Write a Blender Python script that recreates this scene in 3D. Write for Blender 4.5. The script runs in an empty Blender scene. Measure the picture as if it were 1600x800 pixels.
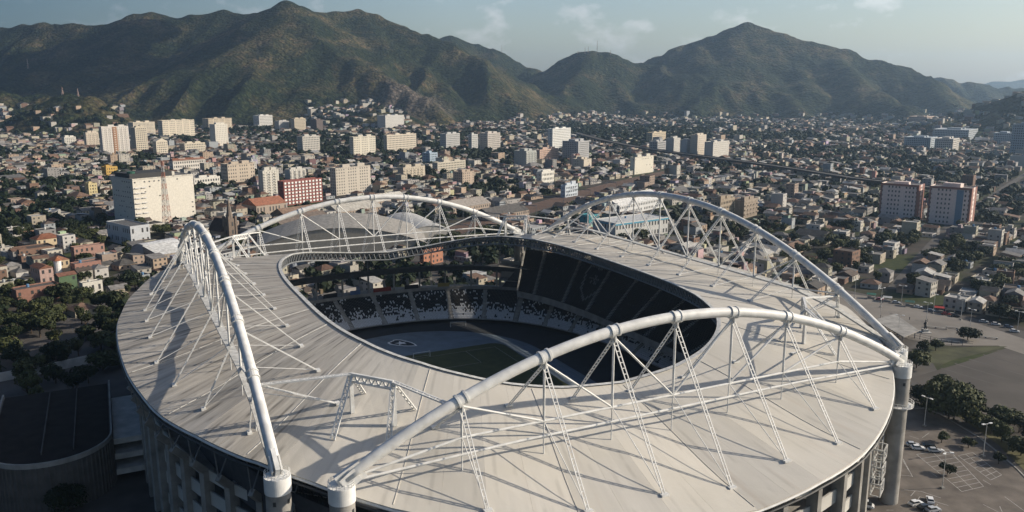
import bpy, math, random
import numpy as np
from math import sin, cos, pi, radians, atan2, hypot, sqrt, floor
from mathutils import Vector, Matrix
rnd = random.Random(7)
sc = bpy.context.scene
COL = sc.collection

# ------------------------------------------------------------------ camera, sky, sun, exposure
CAM_Z = 115.0
FPX = 1280.07                      # focal length in photo pixels (1600 wide)
PITCH = radians(11.575)
cam_d = bpy.data.cameras.new('camera'); cam = bpy.data.objects.new('camera', cam_d); COL.objects.link(cam)
cam.location = (0, 0, CAM_Z); cam.rotation_euler = (pi/2 - PITCH, 0, 0)
cam_d.sensor_width = 36.0; cam_d.lens = 36.0*FPX/1600.0
cam_d.clip_start = 1.0; cam_d.clip_end = 60000.0
sc.camera = cam

SUN_AZ = radians(4.0)              # measured from +X towards +Y
SUN_EL = radians(26.0)
world = bpy.data.worlds.new('World'); sc.world = world; world.use_nodes = True
wn = world.node_tree.nodes; wl = world.node_tree.links; wn.clear()
w_out = wn.new('ShaderNodeOutputWorld'); w_bg = wn.new('ShaderNodeBackground')
w_sky = wn.new('ShaderNodeTexSky'); w_sky.sky_type = 'NISHITA'; w_sky.sun_disc = False
w_sky.sun_elevation = SUN_EL; w_sky.sun_rotation = pi/2 - SUN_AZ
w_sky.altitude = 100; w_sky.air_density = 1.0; w_sky.dust_density = 1.8; w_sky.ozone_density = 1.0
w_bg.inputs['Strength'].default_value = 0.05
# thin cloud veil and a few cumulus puffs, laid on the sky dome by direction
w_tc = wn.new('ShaderNodeTexCoord'); w_map = wn.new('ShaderNodeMapping')
w_map.inputs['Scale'].default_value = (10.0, 10.0, 19.0); w_map.inputs['Location'].default_value = (1.3, 0.4, 0.2)
w_ns = wn.new('ShaderNodeTexNoise'); w_ns.inputs['Scale'].default_value = 1.5; w_ns.inputs['Detail'].default_value = 7; w_ns.inputs['Roughness'].default_value = 0.55
w_rp = wn.new('ShaderNodeValToRGB'); w_rp.color_ramp.elements[0].position = 0.55; w_rp.color_ramp.elements[1].position = 0.66
w_rp.color_ramp.elements[1].color = (0.7, 0.7, 0.7, 1)
w_cl = wn.new('ShaderNodeMix'); w_cl.data_type = 'RGBA'; w_cl.blend_type = 'MIX'
w_hsv = wn.new('ShaderNodeHueSaturation'); w_hsv.inputs['Saturation'].default_value = 0.3; w_hsv.inputs['Value'].default_value = 1.45
wl.new(w_tc.outputs['Generated'], w_map.inputs['Vector']); wl.new(w_map.outputs['Vector'], w_ns.inputs['Vector'])
wl.new(w_ns.outputs['Fac'], w_rp.inputs['Fac']); wl.new(w_rp.outputs['Color'], w_cl.inputs['Factor'])
w_h0 = wn.new('ShaderNodeHueSaturation'); w_h0.inputs['Saturation'].default_value = 1.15
wl.new(w_sky.outputs['Color'], w_h0.inputs['Color'])
wl.new(w_h0.outputs['Color'], w_cl.inputs['A']); wl.new(w_h0.outputs['Color'], w_hsv.inputs['Color'])
wl.new(w_hsv.outputs['Color'], w_cl.inputs['B'])
# thin high veil, brighter towards the sun's side of the sky, bluer away from it
w_dot = wn.new('ShaderNodeVectorMath'); w_dot.operation = 'DOT_PRODUCT'; w_dot.inputs[1].default_value = (cos(SUN_AZ), sin(SUN_AZ), 0.0)
w_vr = wn.new('ShaderNodeMapRange'); w_vr.inputs['From Min'].default_value = -1.0; w_vr.inputs['From Max'].default_value = 1.0
w_ve = wn.new('ShaderNodeValToRGB'); e_ = w_ve.color_ramp.elements
e_[0].position, e_[0].color = .22, (.18,.275,.38,1); e_[1].position, e_[1].color = .8, (.92,.90,.88,1)
q_ = e_.new(.5); q_.color = (.98,.97,1.0,1)
w_mu = wn.new('ShaderNodeMix'); w_mu.data_type = 'RGBA'; w_mu.blend_type = 'MULTIPLY'; w_mu.inputs['Factor'].default_value = 1.0
w_sc = wn.new('ShaderNodeVectorMath'); w_sc.operation = 'SCALE'; w_sc.inputs['Scale'].default_value = 2.25
wl.new(w_tc.outputs['Generated'], w_dot.inputs[0]); wl.new(w_dot.outputs['Value'], w_vr.inputs['Value']); wl.new(w_vr.outputs['Result'], w_ve.inputs['Fac'])
wl.new(w_cl.outputs['Result'], w_mu.inputs['A']); wl.new(w_ve.outputs['Color'], w_mu.inputs['B']); wl.new(w_mu.outputs['Result'], w_sc.inputs[0]); wl.new(w_sc.outputs['Vector'], w_bg.inputs['Color'])
wl.new(w_bg.outputs['Background'], w_out.inputs['Surface'])

sun_d = bpy.data.lights.new('sun', 'SUN'); sun = bpy.data.objects.new('sun', sun_d); COL.objects.link(sun)
sun_d.energy = 5.0; sun_d.angle = radians(0.53); sun_d.color = (1.0, 0.885, 0.73)
sdir = Vector((cos(SUN_AZ)*cos(SUN_EL), sin(SUN_AZ)*cos(SUN_EL), sin(SUN_EL)))
sun.rotation_euler = sdir.to_track_quat('Z', 'Y').to_euler(); sun.location = (400, 0, 300)

vs = sc.view_settings; vs.view_transform = 'Standard'; vs.look = 'None'; vs.gamma = 1.0; vs.use_curve_mapping = False
vs.exposure = 0.28
sc.render.engine = 'CYCLES'
cy = sc.cycles
cy.max_bounces = 5; cy.diffuse_bounces = 3; cy.glossy_bounces = 2; cy.transmission_bounces = 2; cy.volume_bounces = 1; cy.transparent_max_bounces = 4
cy.use_denoising = True
try: cy.denoiser = 'OPENIMAGEDENOISE'
except Exception: pass
cy.caustics_reflective = False; cy.caustics_refractive = False
cy.sample_clamp_indirect = 6.0

# ------------------------------------------------------------------ picture <-> place
_FW = np.array([0, cos(PITCH), -sin(PITCH)]); _UP = np.array([0, sin(PITCH), cos(PITCH)])
def ray(px, py):
    return _FW + (px-800)/FPX*np.array([1., 0, 0]) + (400-py)/FPX*_UP
def at(px, py, z=0.0):
    d = ray(px, py); t = (z-CAM_Z)/d[2]
    return Vector((d[0]*t, d[1]*t, z))
def at_depth(px, py, dep):
    d = ray(px, py); return Vector((d[0]*dep, d[1]*dep, CAM_Z+d[2]*dep))
def to_px(P):
    d = np.array([P[0], P[1], P[2]-CAM_Z]); z = d@_FW
    if z < 1: return None
    return 800+FPX*d[0]/z, 400-FPX*(d@_UP)/z, z

# ------------------------------------------------------------------ mesh helpers
class MB:
    """collects vertices / faces (+ a colour for each face) and links ONE mesh object"""
    def __init__(s): s.v = []; s.f = []; s.c = []; s.cur = (.5, .5, .5)
    def add(s, vs_, fs):
        b = len(s.v); s.v.extend(vs_); s.f.extend([tuple(i+b for i in f) for f in fs]); s.c.extend([s.cur]*len(fs))
    def box(s, x0, x1, y0, y1, z0, z1):
        s.add([(x0,y0,z0),(x1,y0,z0),(x1,y1,z0),(x0,y1,z0),(x0,y0,z1),(x1,y0,z1),(x1,y1,z1),(x0,y1,z1)],
              [(0,3,2,1),(4,5,6,7),(0,1,5,4),(1,2,6,5),(2,3,7,6),(3,0,4,7)])
    def obox(s, c, ax, ay, az, hx, hy, hz):
        c = Vector(c); ax = Vector(ax)*hx; ay = Vector(ay)*hy; az = Vector(az)*hz
        p = [c+sx*ax+sy*ay+sz*az for sz in (-1,1) for sx, sy in ((-1,-1),(1,-1),(1,1),(-1,1))]
        s.add([tuple(q) for q in p], [(0,3,2,1),(4,5,6,7),(0,1,5,4),(1,2,6,5),(2,3,7,6),(3,0,4,7)])
    def beam(s, a, b, hw, hh=None, up=(0,0,1)):
        a = Vector(a); b = Vector(b); d = b-a; L = d.length
        if L < 1e-6: return
        d /= L; u_ = Vector(up)
        if abs(d.dot(u_)) > .98: u_ = Vector((1,0,0))
        sx = d.cross(u_).normalized(); uu = sx.cross(d).normalized()
        s.obox((a+b)/2, d, sx, uu, L/2, hw, hh if hh else hw)
    def tube(s, pts, r, n=8, caps=True):
        pts = [Vector(p) for p in pts]; m = len(pts); b = len(s.v); rr = r if hasattr(r, '__len__') else [r]*m
        ref = Vector((0,0,1))
        for i, p in enumerate(pts):
            d = (pts[min(i+1,m-1)]-pts[max(i-1,0)]).normalized()
            q = ref if abs(d.dot(ref)) < .95 else Vector((1,0,0))
            sx = d.cross(q).normalized(); sy = sx.cross(d).normalized()
            for k in range(n):
                a = 2*pi*k/n; w = p+(sx*cos(a)+sy*sin(a))*rr[i]; s.v.append(tuple(w))
        fs = []
        for i in range(m-1):
            for k in range(n):
                k2 = (k+1) % n
                fs.append((b+i*n+k, b+i*n+k2, b+(i+1)*n+k2, b+(i+1)*n+k))
        if caps:
            fs.append(tuple(b+k for k in range(n))[::-1]); fs.append(tuple(b+(m-1)*n+k for k in range(n)))
        s.f.extend(fs); s.c.extend([s.cur]*len(fs))
    def lathe(s, prof, n=16, c=(0,0,0)):
        b = len(s.v)
        for r, z in prof:
            for k in range(n): s.v.append((c[0]+r*cos(2*pi*k/n), c[1]+r*sin(2*pi*k/n), c[2]+z))
        fs = []
        for i in range(len(prof)-1):
            for k in range(n):
                k2 = (k+1) % n; fs.append((b+i*n+k, b+i*n+k2, b+(i+1)*n+k2, b+(i+1)*n+k))
        fs.append(tuple(b+(len(prof)-1)*n+k for k in range(n)))
        s.f.extend(fs); s.c.extend([s.cur]*len(fs))
    def prism(s, poly, z0, z1):
        n = len(poly); b = len(s.v)
        s.v.extend([(x,y,z0) for x,y in poly]+[(x,y,z1) for x,y in poly])
        fs = [tuple(b+i for i in range(n))[::-1], tuple(b+n+i for i in range(n))]
        for i in range(n): fs.append((b+i, b+(i+1)%n, b+n+(i+1)%n, b+n+i))
        s.f.extend(fs); s.c.extend([s.cur]*len(fs))
    def sheet(s, poly, z):
        b = len(s.v); s.v.extend([(x,y,z) for x,y in poly]); s.f.append(tuple(b+i for i in range(len(poly)))); s.c.append(s.cur)
    def mesh(s, name, mat, color=False, smooth=False):
        me = bpy.data.meshes.new(name); me.from_pydata(s.v, [], s.f)
        if color:
            at_ = me.color_attributes.new('tint', 'FLOAT_COLOR', 'CORNER')
            cs = np.repeat(np.array([(c[0],c[1],c[2],1.) for c in s.c], dtype=np.float32), [len(f) for f in s.f], axis=0)
            at_.data.foreach_set('color', cs.ravel())
        if mat is not None: me.materials.append(mat)
        if smooth: me.polygons.foreach_set('use_smooth', [True]*len(me.polygons))
        me.update(); return me
    def build(s, name, mat, parent=None, color=False, smooth=False, stuff=False):
        o = bpy.data.objects.new(name, s.mesh(name, mat, color, smooth)); COL.objects.link(o)
        if parent is not None: o.parent = parent
        if stuff: o['kind'] = 'stuff'
        return o
def link(name, me, parent=None, loc=None, rz=None, scale=None):
    o = bpy.data.objects.new(name, me); COL.objects.link(o)
    if parent is not None: o.parent = parent
    if loc is not None: o.location = loc
    if rz is not None: o.rotation_euler = (0,0,rz)
    if scale is not None: o.scale = scale
    return o
def empty(name, loc=(0,0,0), rz=0.0, parent=None):
    o = bpy.data.objects.new(name, None); COL.objects.link(o); o.location = loc; o.rotation_euler = (0,0,rz)
    o.empty_display_size = 1.0
    if parent is not None: o.parent = parent
    return o
def tag(o, label=None, cat=None, group=None, kind=None):
    if label: o['label'] = label
    if cat: o['category'] = cat
    if group: o['group'] = group
    if kind: o['kind'] = kind
    return o
def copy_tree(o, parent=None):
    c = o.copy(); COL.objects.link(c); c.parent = parent
    for ch in o.children: copy_tree(ch, c)
    return c

# ------------------------------------------------------------------ materials
def mat_(name):
    m = bpy.data.materials.new(name); m.use_nodes = True
    return m, m.node_tree.nodes, m.node_tree.links, m.node_tree.nodes['Principled BSDF']
def simple(name, col, rough=.7, metal=0., var=.18, scale=.6, bump=0., bscale=None, spec=.35):
    """a base colour broken up by noise in object space, with fine relief"""
    m, n, l, b = mat_(name)
    tc = n.new('ShaderNodeTexCoord'); ns = n.new('ShaderNodeTexNoise'); ns.inputs['Scale'].default_value = scale; ns.inputs['Detail'].default_value = 6
    rp = n.new('ShaderNodeValToRGB')
    rp.color_ramp.elements[0].position = .28; rp.color_ramp.elements[1].position = .74
    rp.color_ramp.elements[0].color = tuple(c*(1-var) for c in col)+(1,); rp.color_ramp.elements[1].color = tuple(min(1, c*(1+var*.7)) for c in col)+(1,)
    l.new(tc.outputs['Object'], ns.inputs['Vector']); l.new(ns.outputs['Fac'], rp.inputs['Fac']); l.new(rp.outputs['Color'], b.inputs['Base Color'])
    b.inputs['Roughness'].default_value = rough; b.inputs['Metallic'].default_value = metal; b.inputs['Specular IOR Level'].default_value = spec
    if bump:
        n2 = n.new('ShaderNodeTexNoise'); n2.inputs['Scale'].default_value = bscale or scale*6; n2.inputs['Detail'].default_value = 5
        bp = n.new('ShaderNodeBump'); bp.inputs['Strength'].default_value = bump; bp.inputs['Distance'].default_value = .2
        l.new(tc.outputs['Object'], n2.inputs['Vector']); l.new(n2.outputs['Fac'], bp.inputs['Height']); l.new(bp.outputs['Normal'], b.inputs['Normal'])
    return m
def tinted(name, rough=.8, var=.16, scale=.9, stain=.0):
    """colour comes from each piece's own tint, dirt from noise"""
    m, n, l, b = mat_(name)
    ca = n.new('ShaderNodeVertexColor'); ca.layer_name = 'tint'
    ge = n.new('ShaderNodeNewGeometry'); ns = n.new('ShaderNodeTexNoise'); ns.inputs['Scale'].default_value = scale; ns.inputs['Detail'].default_value = 6
    mr = n.new('ShaderNodeMapRange'); mr.inputs['From Min'].default_value = .3; mr.inputs['From Max'].default_value = .7
    mr.inputs['To Min'].default_value = 1-var; mr.inputs['To Max'].default_value = 1+var*.4
    mx = n.new('ShaderNodeMix'); mx.data_type = 'RGBA'; mx.blend_type = 'MULTIPLY'; mx.inputs['Factor'].default_value = 1
    l.new(ge.outputs['Position'], ns.inputs['Vector']); l.new(ns.outputs['Fac'], mr.inputs['Value'])
    l.new(ca.outputs['Color'], mx.inputs['A']); l.new(mr.outputs['Result'], mx.inputs['B']); l.new(mx.outputs['Result'], b.inputs['Base Color'])
    b.inputs['Roughness'].default_value = rough; b.inputs['Specular IOR Level'].default_value = .25
    return m
M = {}
M['steel'] = simple('white_painted_steel', (.64,.64,.62), .5, var=.2, scale=.45)
M['steel_dirty'] = simple('weathered_white_steel', (.5,.5,.48), .55, var=.35, scale=.8)
M['truss_grey'] = simple('grey_steel', (.16,.17,.18), .5, var=.25)
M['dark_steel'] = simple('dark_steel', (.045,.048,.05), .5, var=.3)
M['concrete'] = simple('grey_concrete', (.28,.27,.25), .85, var=.35, scale=.25, bump=.3, bscale=2)
M['concrete_light'] = simple('pale_concrete', (.44,.43,.40), .85, var=.3, scale=.3, bump=.2, bscale=2)
M['cap'] = simple('white_pylon_cap', (.7,.7,.68), .5, var=.12)
M['tint'] = tinted('painted_masonry')
M['tint_roof'] = tinted('weathered_roofing', .85, .4, .5)
M['seat'] = tinted('plastic_seat', .5, .15, 1.0)
M['glass'] = simple('dark_window_glass', (.035,.042,.05), .18, var=.4, scale=.15, spec=.5)
M['window'] = simple('dark_window_opening', (.05,.052,.055), .4, var=.4, scale=.2)
M['asphalt'] = simple('asphalt', (.075,.068,.062), .9, var=.3, scale=.12, bump=.2, bscale=4)
M['paint'] = simple('road_paint', (.36,.35,.33), .8, var=.35, scale=.8)
M['grass'] = simple('pitch_grass', (.058,.066,.024), .9, var=.3, scale=.25)
M['track'] = simple('blue_running_track', (.14,.18,.22), .8, var=.2, scale=.2)
M['track_dark'] = simple('dark_infield', (.03,.034,.04), .85, var=.2, scale=.2)
M['white'] = simple('white_line', (.75,.77,.77), .7, var=.15)
M['tree_bark'] = simple('bark', (.07,.05,.035), .9, var=.3, scale=2)
M['hedge_green'] = simple('hedge_leaves', (.035,.05,.018), .8, var=.5, scale=1.2)
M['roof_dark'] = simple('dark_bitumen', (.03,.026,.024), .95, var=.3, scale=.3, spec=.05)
M['concrete_dark'] = simple('dark_concrete', (.085,.08,.075), .9, var=.35, scale=.3)  # concrete in a much darker tone, mottled by noise
M['rust'] = simple('rusty_metal', (.12,.06,.04), .7, var=.4)

# ------------------------------------------------------------------ terrain
_rs = np.random.RandomState(11); _LAT = _rs.rand(256, 256)
def vnoise(x, y):
    xi = np.floor(x).astype(int); yi = np.floor(y).astype(int); xf = x-xi; yf = y-yi
    sx = xf*xf*xf*(xf*(xf*6-15)+10); sy = yf*yf*yf*(yf*(yf*6-15)+10)
    g = lambda a, b: _LAT[a & 255, b & 255]
    return (g(xi,yi)*(1-sx)+g(xi+1,yi)*sx)*(1-sy)+(g(xi,yi+1)*(1-sx)+g(xi+1,yi+1)*sx)*sy
def fbm(x, y, oct_=5, gain=.5):
    a = 1.; s = 0.; t = 0.
    for i in range(oct_):
        s = s+a*vnoise(x*2**i+17.3*i, y*2**i+5.7*i); t += a; a *= gain
    return s/t
# ridge lines: (photo x, photo y, metres away), so each crest has its own distance and height
RIDGES = [
 (.60, [(-120,58,3900),(0,46,3700),(35,40,3650),(65,37,3600),(115,37,3550),(160,38,3500),(185,33,3500),(210,24,3500),(235,22,3500),(255,25,3500),(275,31,3500),(300,25,3520),(350,18,3560),(400,22,3480),(425,15,3400),(447,5,3300),(470,11,3380),(495,20,3500),(525,19,3560),(560,17,3600),(585,22,3580),(610,35,3550),(640,48,3500),(665,55,3450),(700,68,3350),(740,85,3200),(770,115,3050),(800,150,2900)]),
 (.80, [(447,5,3300),(470,30,3180),(505,62,3060),(540,85,2950),(580,112,2830),(620,135,2740),(655,152,2660),(690,178,2560)]),
 (.78, [(447,5,3300),(415,40,3150),(380,68,3020),(345,98,2860),(315,135,2700),(260,178,2500)]),
 (.74, [(235,22,3500),(205,55,3320),(165,85,3150),(110,120,2950),(60,150,2700)]),
 (.74, [(350,18,3560),(320,55,3350),(290,85,3200),(240,125,3000)]),
 (.78, [(560,17,3600),(600,62,3350),(640,92,3200),(690,125,3000),(735,160,2800)]),
 (.60, [(0,46,3700),(-40,90,3400),(-60,140,3000)]),
 (.55, [(640,75,4500),(685,63,4450),(705,58,4400),(745,70,4400),(775,82,4350),(810,95,4300),(850,106,4200)]),
 (.7, [(705,58,4400),(760,110,4000),(800,150,3700)]),
 (.60, [(835,106,4050),(865,102,4000),(890,92,3900),(908,84,3870),(925,80,3850),(940,81,3850),(955,85,3850),(975,93,3870),(1000,98,3900)]),
 (.58, [(925,80,3850),(905,125,3550),(885,160,3300)]),
 (.58, [(955,85,3850),(975,130,3550),(1000,165,3300)]),
 (.58, [(985,101,4200),(1000,98,4200),(1030,88,4100),(1070,72,4000),(1110,60,3950),(1140,48,3900),(1168,38,3850),(1190,45,3830),(1215,53,3800),(1245,62,3750),(1280,70,3700),(1320,78,3600),(1360,90,3520),(1400,103,3450),(1445,124,3300),(1490,160,3000)]),
 (.76, [(1168,38,3850),(1152,80,3650),(1125,125,3400),(1085,165,3100)]),
 (.76, [(1168,38,3850),(1195,85,3600),(1225,130,3300),(1240,165,3050)]),
 (.76, [(1280,70,3700),(1325,108,3350),(1375,138,3050),(1420,162,2800)]),
 (.72, [(1070,72,4000),(1030,115,3700),(1000,155,3400)]),
 (.50, [(1420,127,4600),(1450,125,4600),(1480,122,4500),(1510,124,4500),(1545,136,4500),(1600,141,4400),(1680,130,4400)]),
 (.42, [(1440,196,2250),(1490,182,2150),(1540,165,2050),(1600,150,2000),(1700,138,2000)]),
 (.40, [(-60,150,2350),(0,148,2400),(60,152,2420),(105,168,2350)]),
 (.55, [(118,150,2150),(128,152,2150),(165,172,2080)]),
 (.45, [(515,162,2520),(545,163,2480),(600,172,2440),(625,185,2400)]),
]
_SEGS = []
for sl, pts in RIDGES:
    P = [at_depth(*q) for q in pts]
    for a, b in zip(P[:-1], P[1:]): _SEGS.append((sl, np.array(a), np.array(b)))
def hill_h(x, y):
    """height of the hills over the flat city ground; negative where there is none"""
    x = np.asarray(x, float); y = np.asarray(y, float)
    wx = x+70*(fbm(x/260, y/260, 3)-.5); wy = y+70*(fbm(x/260+40, y/260+9, 3)-.5)
    acc = None; K = 11.
    for sl, a, b in _SEGS:
        dx, dy = b[0]-a[0], b[1]-a[1]; L2 = dx*dx+dy*dy
        t0 = np.clip(((x-a[0])*dx+(y-a[1])*dy)/L2, 0, 1); d0 = np.hypot(x-a[0]-t0*dx, y-a[1]-t0*dy)
        m = np.clip(d0/120., 0, 1)
        qx = x+(wx-x)*m; qy = y+(wy-y)*m
        t = np.clip(((qx-a[0])*dx+(qy-a[1])*dy)/L2, 0, 1)
        d = np.hypot(qx-a[0]-t*dx, qy-a[1]-t*dy)
        d = np.sqrt(d*d+25.**2)-25.
        zr = a[2]+t*(b[2]-a[2])
        h = zr-sl*d*(1.06-.28*np.clip(d/700., 0, 1))
        e = np.exp(np.clip(h/K, -60, 60)); acc = e if acc is None else acc+e
    h = K*np.log(acc)
    up = np.clip(h/60., 0, 1)
    k_ = np.clip(h/90., 0, 1)*np.clip((1-h/470.)*1.3, .10, 1)
    gx = x+60*(fbm(x/300+7, y/300, 3)-.5)
    gul = 1-np.abs(fbm(gx/190+3, y/620+8, 3)*2-1)*2.4           # spurs and gullies running down the slopes
    gu2 = 1-np.abs(fbm(gx/75+13, y/230+2, 3)*2-1)*2.2
    h = h+up*9*(fbm(x/60, y/60, 4)-.5)+k_*(32*(gul-.62)+10*(gu2-.6))+up*4*(fbm(x/24+5, y/24, 2)-.5)
    return h-3.0
_HX = np.arange(-3300, 4300, 13.); _HY = np.arange(1750, 5300, 13.); _HZ = hill_h(*np.meshgrid(_HX, _HY)); _HL = _HZ.tolist()
def hill_at(x, y):
    fx = (x+3300)/13.; fy = (y-1750)/13.
    if not (0 <= fx < len(_HX)-1 and 0 <= fy < len(_HY)-1): return -3.0
    i = int(fx); j = int(fy); u_ = fx-i; v_ = fy-j; r0 = _HL[j]; r1 = _HL[j+1]
    return (r0[i]*(1-u_)+r0[i+1]*u_)*(1-v_)+(r1[i]*(1-u_)+r1[i+1]*u_)*v_
def ground_h(x, y): return max(0.0, hill_at(x, y))
_LATL = _LAT.tolist()
def noise1(x, y, oct_=3):
    a = 1.; s = 0.; t = 0.
    for k in range(oct_):
        X = x*2**k+17.3*k; Y = y*2**k+5.7*k; xi = floor(X); yi = floor(Y); xf = X-xi; yf = Y-yi
        sx = xf*xf*(3-2*xf); sy = yf*yf*(3-2*yf); r0 = _LATL[xi & 255]; r1 = _LATL[(xi+1) & 255]; j0 = yi & 255; j1 = (yi+1) & 255
        s += a*((r0[j0]*(1-sx)+r1[j0]*sx)*(1-sy)+(r0[j1]*(1-sx)+r1[j1]*sx)*sy); t += a; a *= .5
    return s/t

def grid_mesh(name, xs, ys, zf, mat):
    X, Y = np.meshgrid(xs, ys); Z = zf(X, Y)
    V = np.stack([X, Y, Z], -1).reshape(-1, 3); nx, ny = len(xs), len(ys)
    I = (np.arange(ny-1)[:, None]*nx+np.arange(nx-1)[None]).ravel()
    F = np.stack([I, I+1, I+nx+1, I+nx], -1)
    keep = (Z.ravel()[F] > -9).any(1); F = F[keep]
    me = bpy.data.meshes.new(name); me.vertices.add(len(V)); me.vertices.foreach_set('co', V.ravel())
    me.loops.add(F.size); me.loops.foreach_set('vertex_index', F.ravel())
    me.polygons.add(len(F)); me.polygons.foreach_set('loop_start', np.arange(len(F))*4); me.polygons.foreach_set('loop_total', np.full(len(F), 4))
    me.polygons.foreach_set('use_smooth', np.ones(len(F), bool))
    me.update(calc_edges=True); me.validate(); me.materials.append(mat)
    o = bpy.data.objects.new(name, me); COL.objects.link(o); return o

def hill_material(name, far=False):
    m, n, l, b = mat_(name)
    ge = n.new('ShaderNodeNewGeometry')
    def noise(sc_, det=6, off=(0,0,0)):
        mp = n.new('ShaderNodeMapping'); mp.inputs['Location'].default_value = off
        t = n.new('ShaderNodeTexNoise'); t.inputs['Scale'].default_value = sc_; t.inputs['Detail'].default_value = det; t.inputs['Roughness'].default_value = .6
        l.new(ge.outputs['Position'], mp.inputs['Vector']); l.new(mp.outputs['Vector'], t.inputs['Vector']); return t.outputs['Fac']
    def ramp(src, stops):
        r = n.new('ShaderNodeValToRGB'); e = r.color_ramp.elements
        e[0].position, e[0].color = stops[0][0], stops[0][1]+(1,); e[1].position, e[1].color = stops[-1][0], stops[-1][1]+(1,)
        for p_, c_ in stops[1:-1]:
            q = e.new(p_); q.color = c_+(1,)
        l.new(src, r.inputs['Fac']); return r.outputs['Color']
    def mix(f, a, c):
        x = n.new('ShaderNodeMix'); x.data_type = 'RGBA'; l.new(f, x.inputs['Factor']); l.new(a, x.inputs['A']); l.new(c, x.inputs['B']); return x.outputs['Result']
    forest = ramp(noise(.055, 8), [(.38, (.007,.013,.006)), (.5, (.018,.028,.011)), (.62, (.044,.054,.022))])
    grass = ramp(noise(.03, 8, (90,20,0)), [(.36, (.044,.046,.019)), (.5, (.098,.086,.040)), (.64, (.150,.112,.068))])
    rock = ramp(noise(.02, 8, (10,70,0)), [(.3, (.05,.042,.035)), (.7, (.11,.092,.075))])
    sp = n.new('ShaderNodeSeparateXYZ'); l.new(ge.outputs['Position'], sp.inputs['Vector'])
    # open grassland on the drier slopes
    gm = n.new('ShaderNodeMapRange'); gm.inputs['From Min'].default_value = .47; gm.inputs['From Max'].default_value = .62
    l.new(noise(.0052, 8, (30,0,0)), gm.inputs['Value'])
    c1 = mix(gm.outputs['Result'], forest, grass)
    # bare rock where it is steep
    sn = n.new('ShaderNodeSeparateXYZ'); l.new(ge.outputs['Normal'], sn.inputs['Vector'])
    rm = n.new('ShaderNodeMapRange'); rm.inputs['From Min'].default_value = .60; rm.inputs['From Max'].default_value = .50
    ad = n.new('ShaderNodeMath'); ad.operation = 'ADD'; ml = n.new('ShaderNodeMath'); ml.operation = 'MULTIPLY_ADD'
    ml.inputs[1].default_value = .22; ml.inputs[2].default_value = -.11
    l.new(noise(.012, 5, (3,3,0)), ml.inputs[0]); l.new(sn.outputs['Z'], ad.inputs[0]); l.new(ml.outputs['Value'], ad.inputs[1]); l.new(ad.outputs['Value'], rm.inputs['Value'])
    c2 = mix(rm.outputs['Result'], c1, rock)
    # the bare cliff low on the middle spur
    dn = n.new('ShaderNodeVectorMath'); dn.operation = 'DISTANCE'; dn.inputs[1].default_value = tuple(CLIFF); l.new(ge.outputs['Position'], dn.inputs[0])
    dm = n.new('ShaderNodeMapRange'); dm.inputs['From Min'].default_value = 190; dm.inputs['From Max'].default_value = 70
    nd = n.new('ShaderNodeMath'); nd.operation = 'MULTIPLY_ADD'; nd.inputs[1].default_value = 260; l.new(noise(.011, 7, (55,1,0)), nd.inputs[0]); nd2 = n.new('ShaderNodeMath'); nd2.operation = 'SUBTRACT'; nd2.inputs[1].default_value = 130
    l.new(dn.outputs['Value'], nd.inputs[2]); l.new(nd.outputs['Value'], nd2.inputs[0]); l.new(nd2.outputs['Value'], dm.inputs['Value'])
    cliff = ramp(noise(.035, 8, (2,9,4)), [(.35, (.07,.062,.052)), (.65, (.22,.18,.145))])
    c3 = mix(dm.outputs['Result'], c2, cliff)
    # single crowns in the canopy
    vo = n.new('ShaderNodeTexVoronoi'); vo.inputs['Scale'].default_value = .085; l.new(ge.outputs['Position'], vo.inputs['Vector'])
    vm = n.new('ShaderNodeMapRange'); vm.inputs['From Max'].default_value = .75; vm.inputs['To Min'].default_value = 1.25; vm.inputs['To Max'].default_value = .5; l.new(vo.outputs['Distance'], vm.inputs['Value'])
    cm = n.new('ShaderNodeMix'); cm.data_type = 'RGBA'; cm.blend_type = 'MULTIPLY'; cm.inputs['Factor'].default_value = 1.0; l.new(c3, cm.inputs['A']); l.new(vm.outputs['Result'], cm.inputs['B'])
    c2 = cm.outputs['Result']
    l.new(c2, b.inputs['Base Color']); b.inputs['Roughness'].default_value = .95; b.inputs['Specular IOR Level'].default_value = .1
    bp = n.new('ShaderNodeBump'); bp.inputs['Strength'].default_value = 1.0; bp.inputs['Distance'].default_value = 12.
    bh = n.new('ShaderNodeMath'); bh.operation = 'SUBTRACT'; l.new(noise(.06, 8), bh.inputs[0]); bs = n.new('ShaderNodeMath'); bs.operation = 'MULTIPLY'; bs.inputs[1].default_value = .45; l.new(vo.outputs['Distance'], bs.inputs[0]); l.new(bs.outputs['Value'], bh.inputs[1])
    l.new(bh.outputs['Value'], bp.inputs['Height']); l.new(bp.outputs['Normal'], b.inputs['Normal'])
    return m
CLIFF = at_depth(640, 148, 2680)
M['hill'] = hill_material('forested_hillside')
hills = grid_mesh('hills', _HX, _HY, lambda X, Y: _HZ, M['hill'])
tag(hills, 'steep forested green and brown mountain range behind the city', kind='structure')
# far blue range on the right
_far = [at_depth(*q) for q in [(1380,140,9000),(1450,134,9000),(1500,131,9000),(1530,129,9000),(1555,122,9000),(1580,123,9000),(1600,119,9000),(1660,112,9000),(1760,120,9000)]]
def far_h(X, Y):
    fx = np.array([p.x for p in _far]); fz = np.array([p.z for p in _far]); fy = np.array([p.y for p in _far])
    top = np.interp(X, fx, fz, left=-60, right=60); cy_ = np.interp(X, fx, fy)
    return top-np.abs(Y-cy_)*.3+60*(fbm(X/500, Y/500, 4)-.5)-30
fh = grid_mesh('distant_hills', np.arange(3400, 7600, 70.), np.arange(7700, 9900, 70.), far_h, M['hill'])
tag(fh, 'low distant hills fading into haze', kind='structure')

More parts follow.
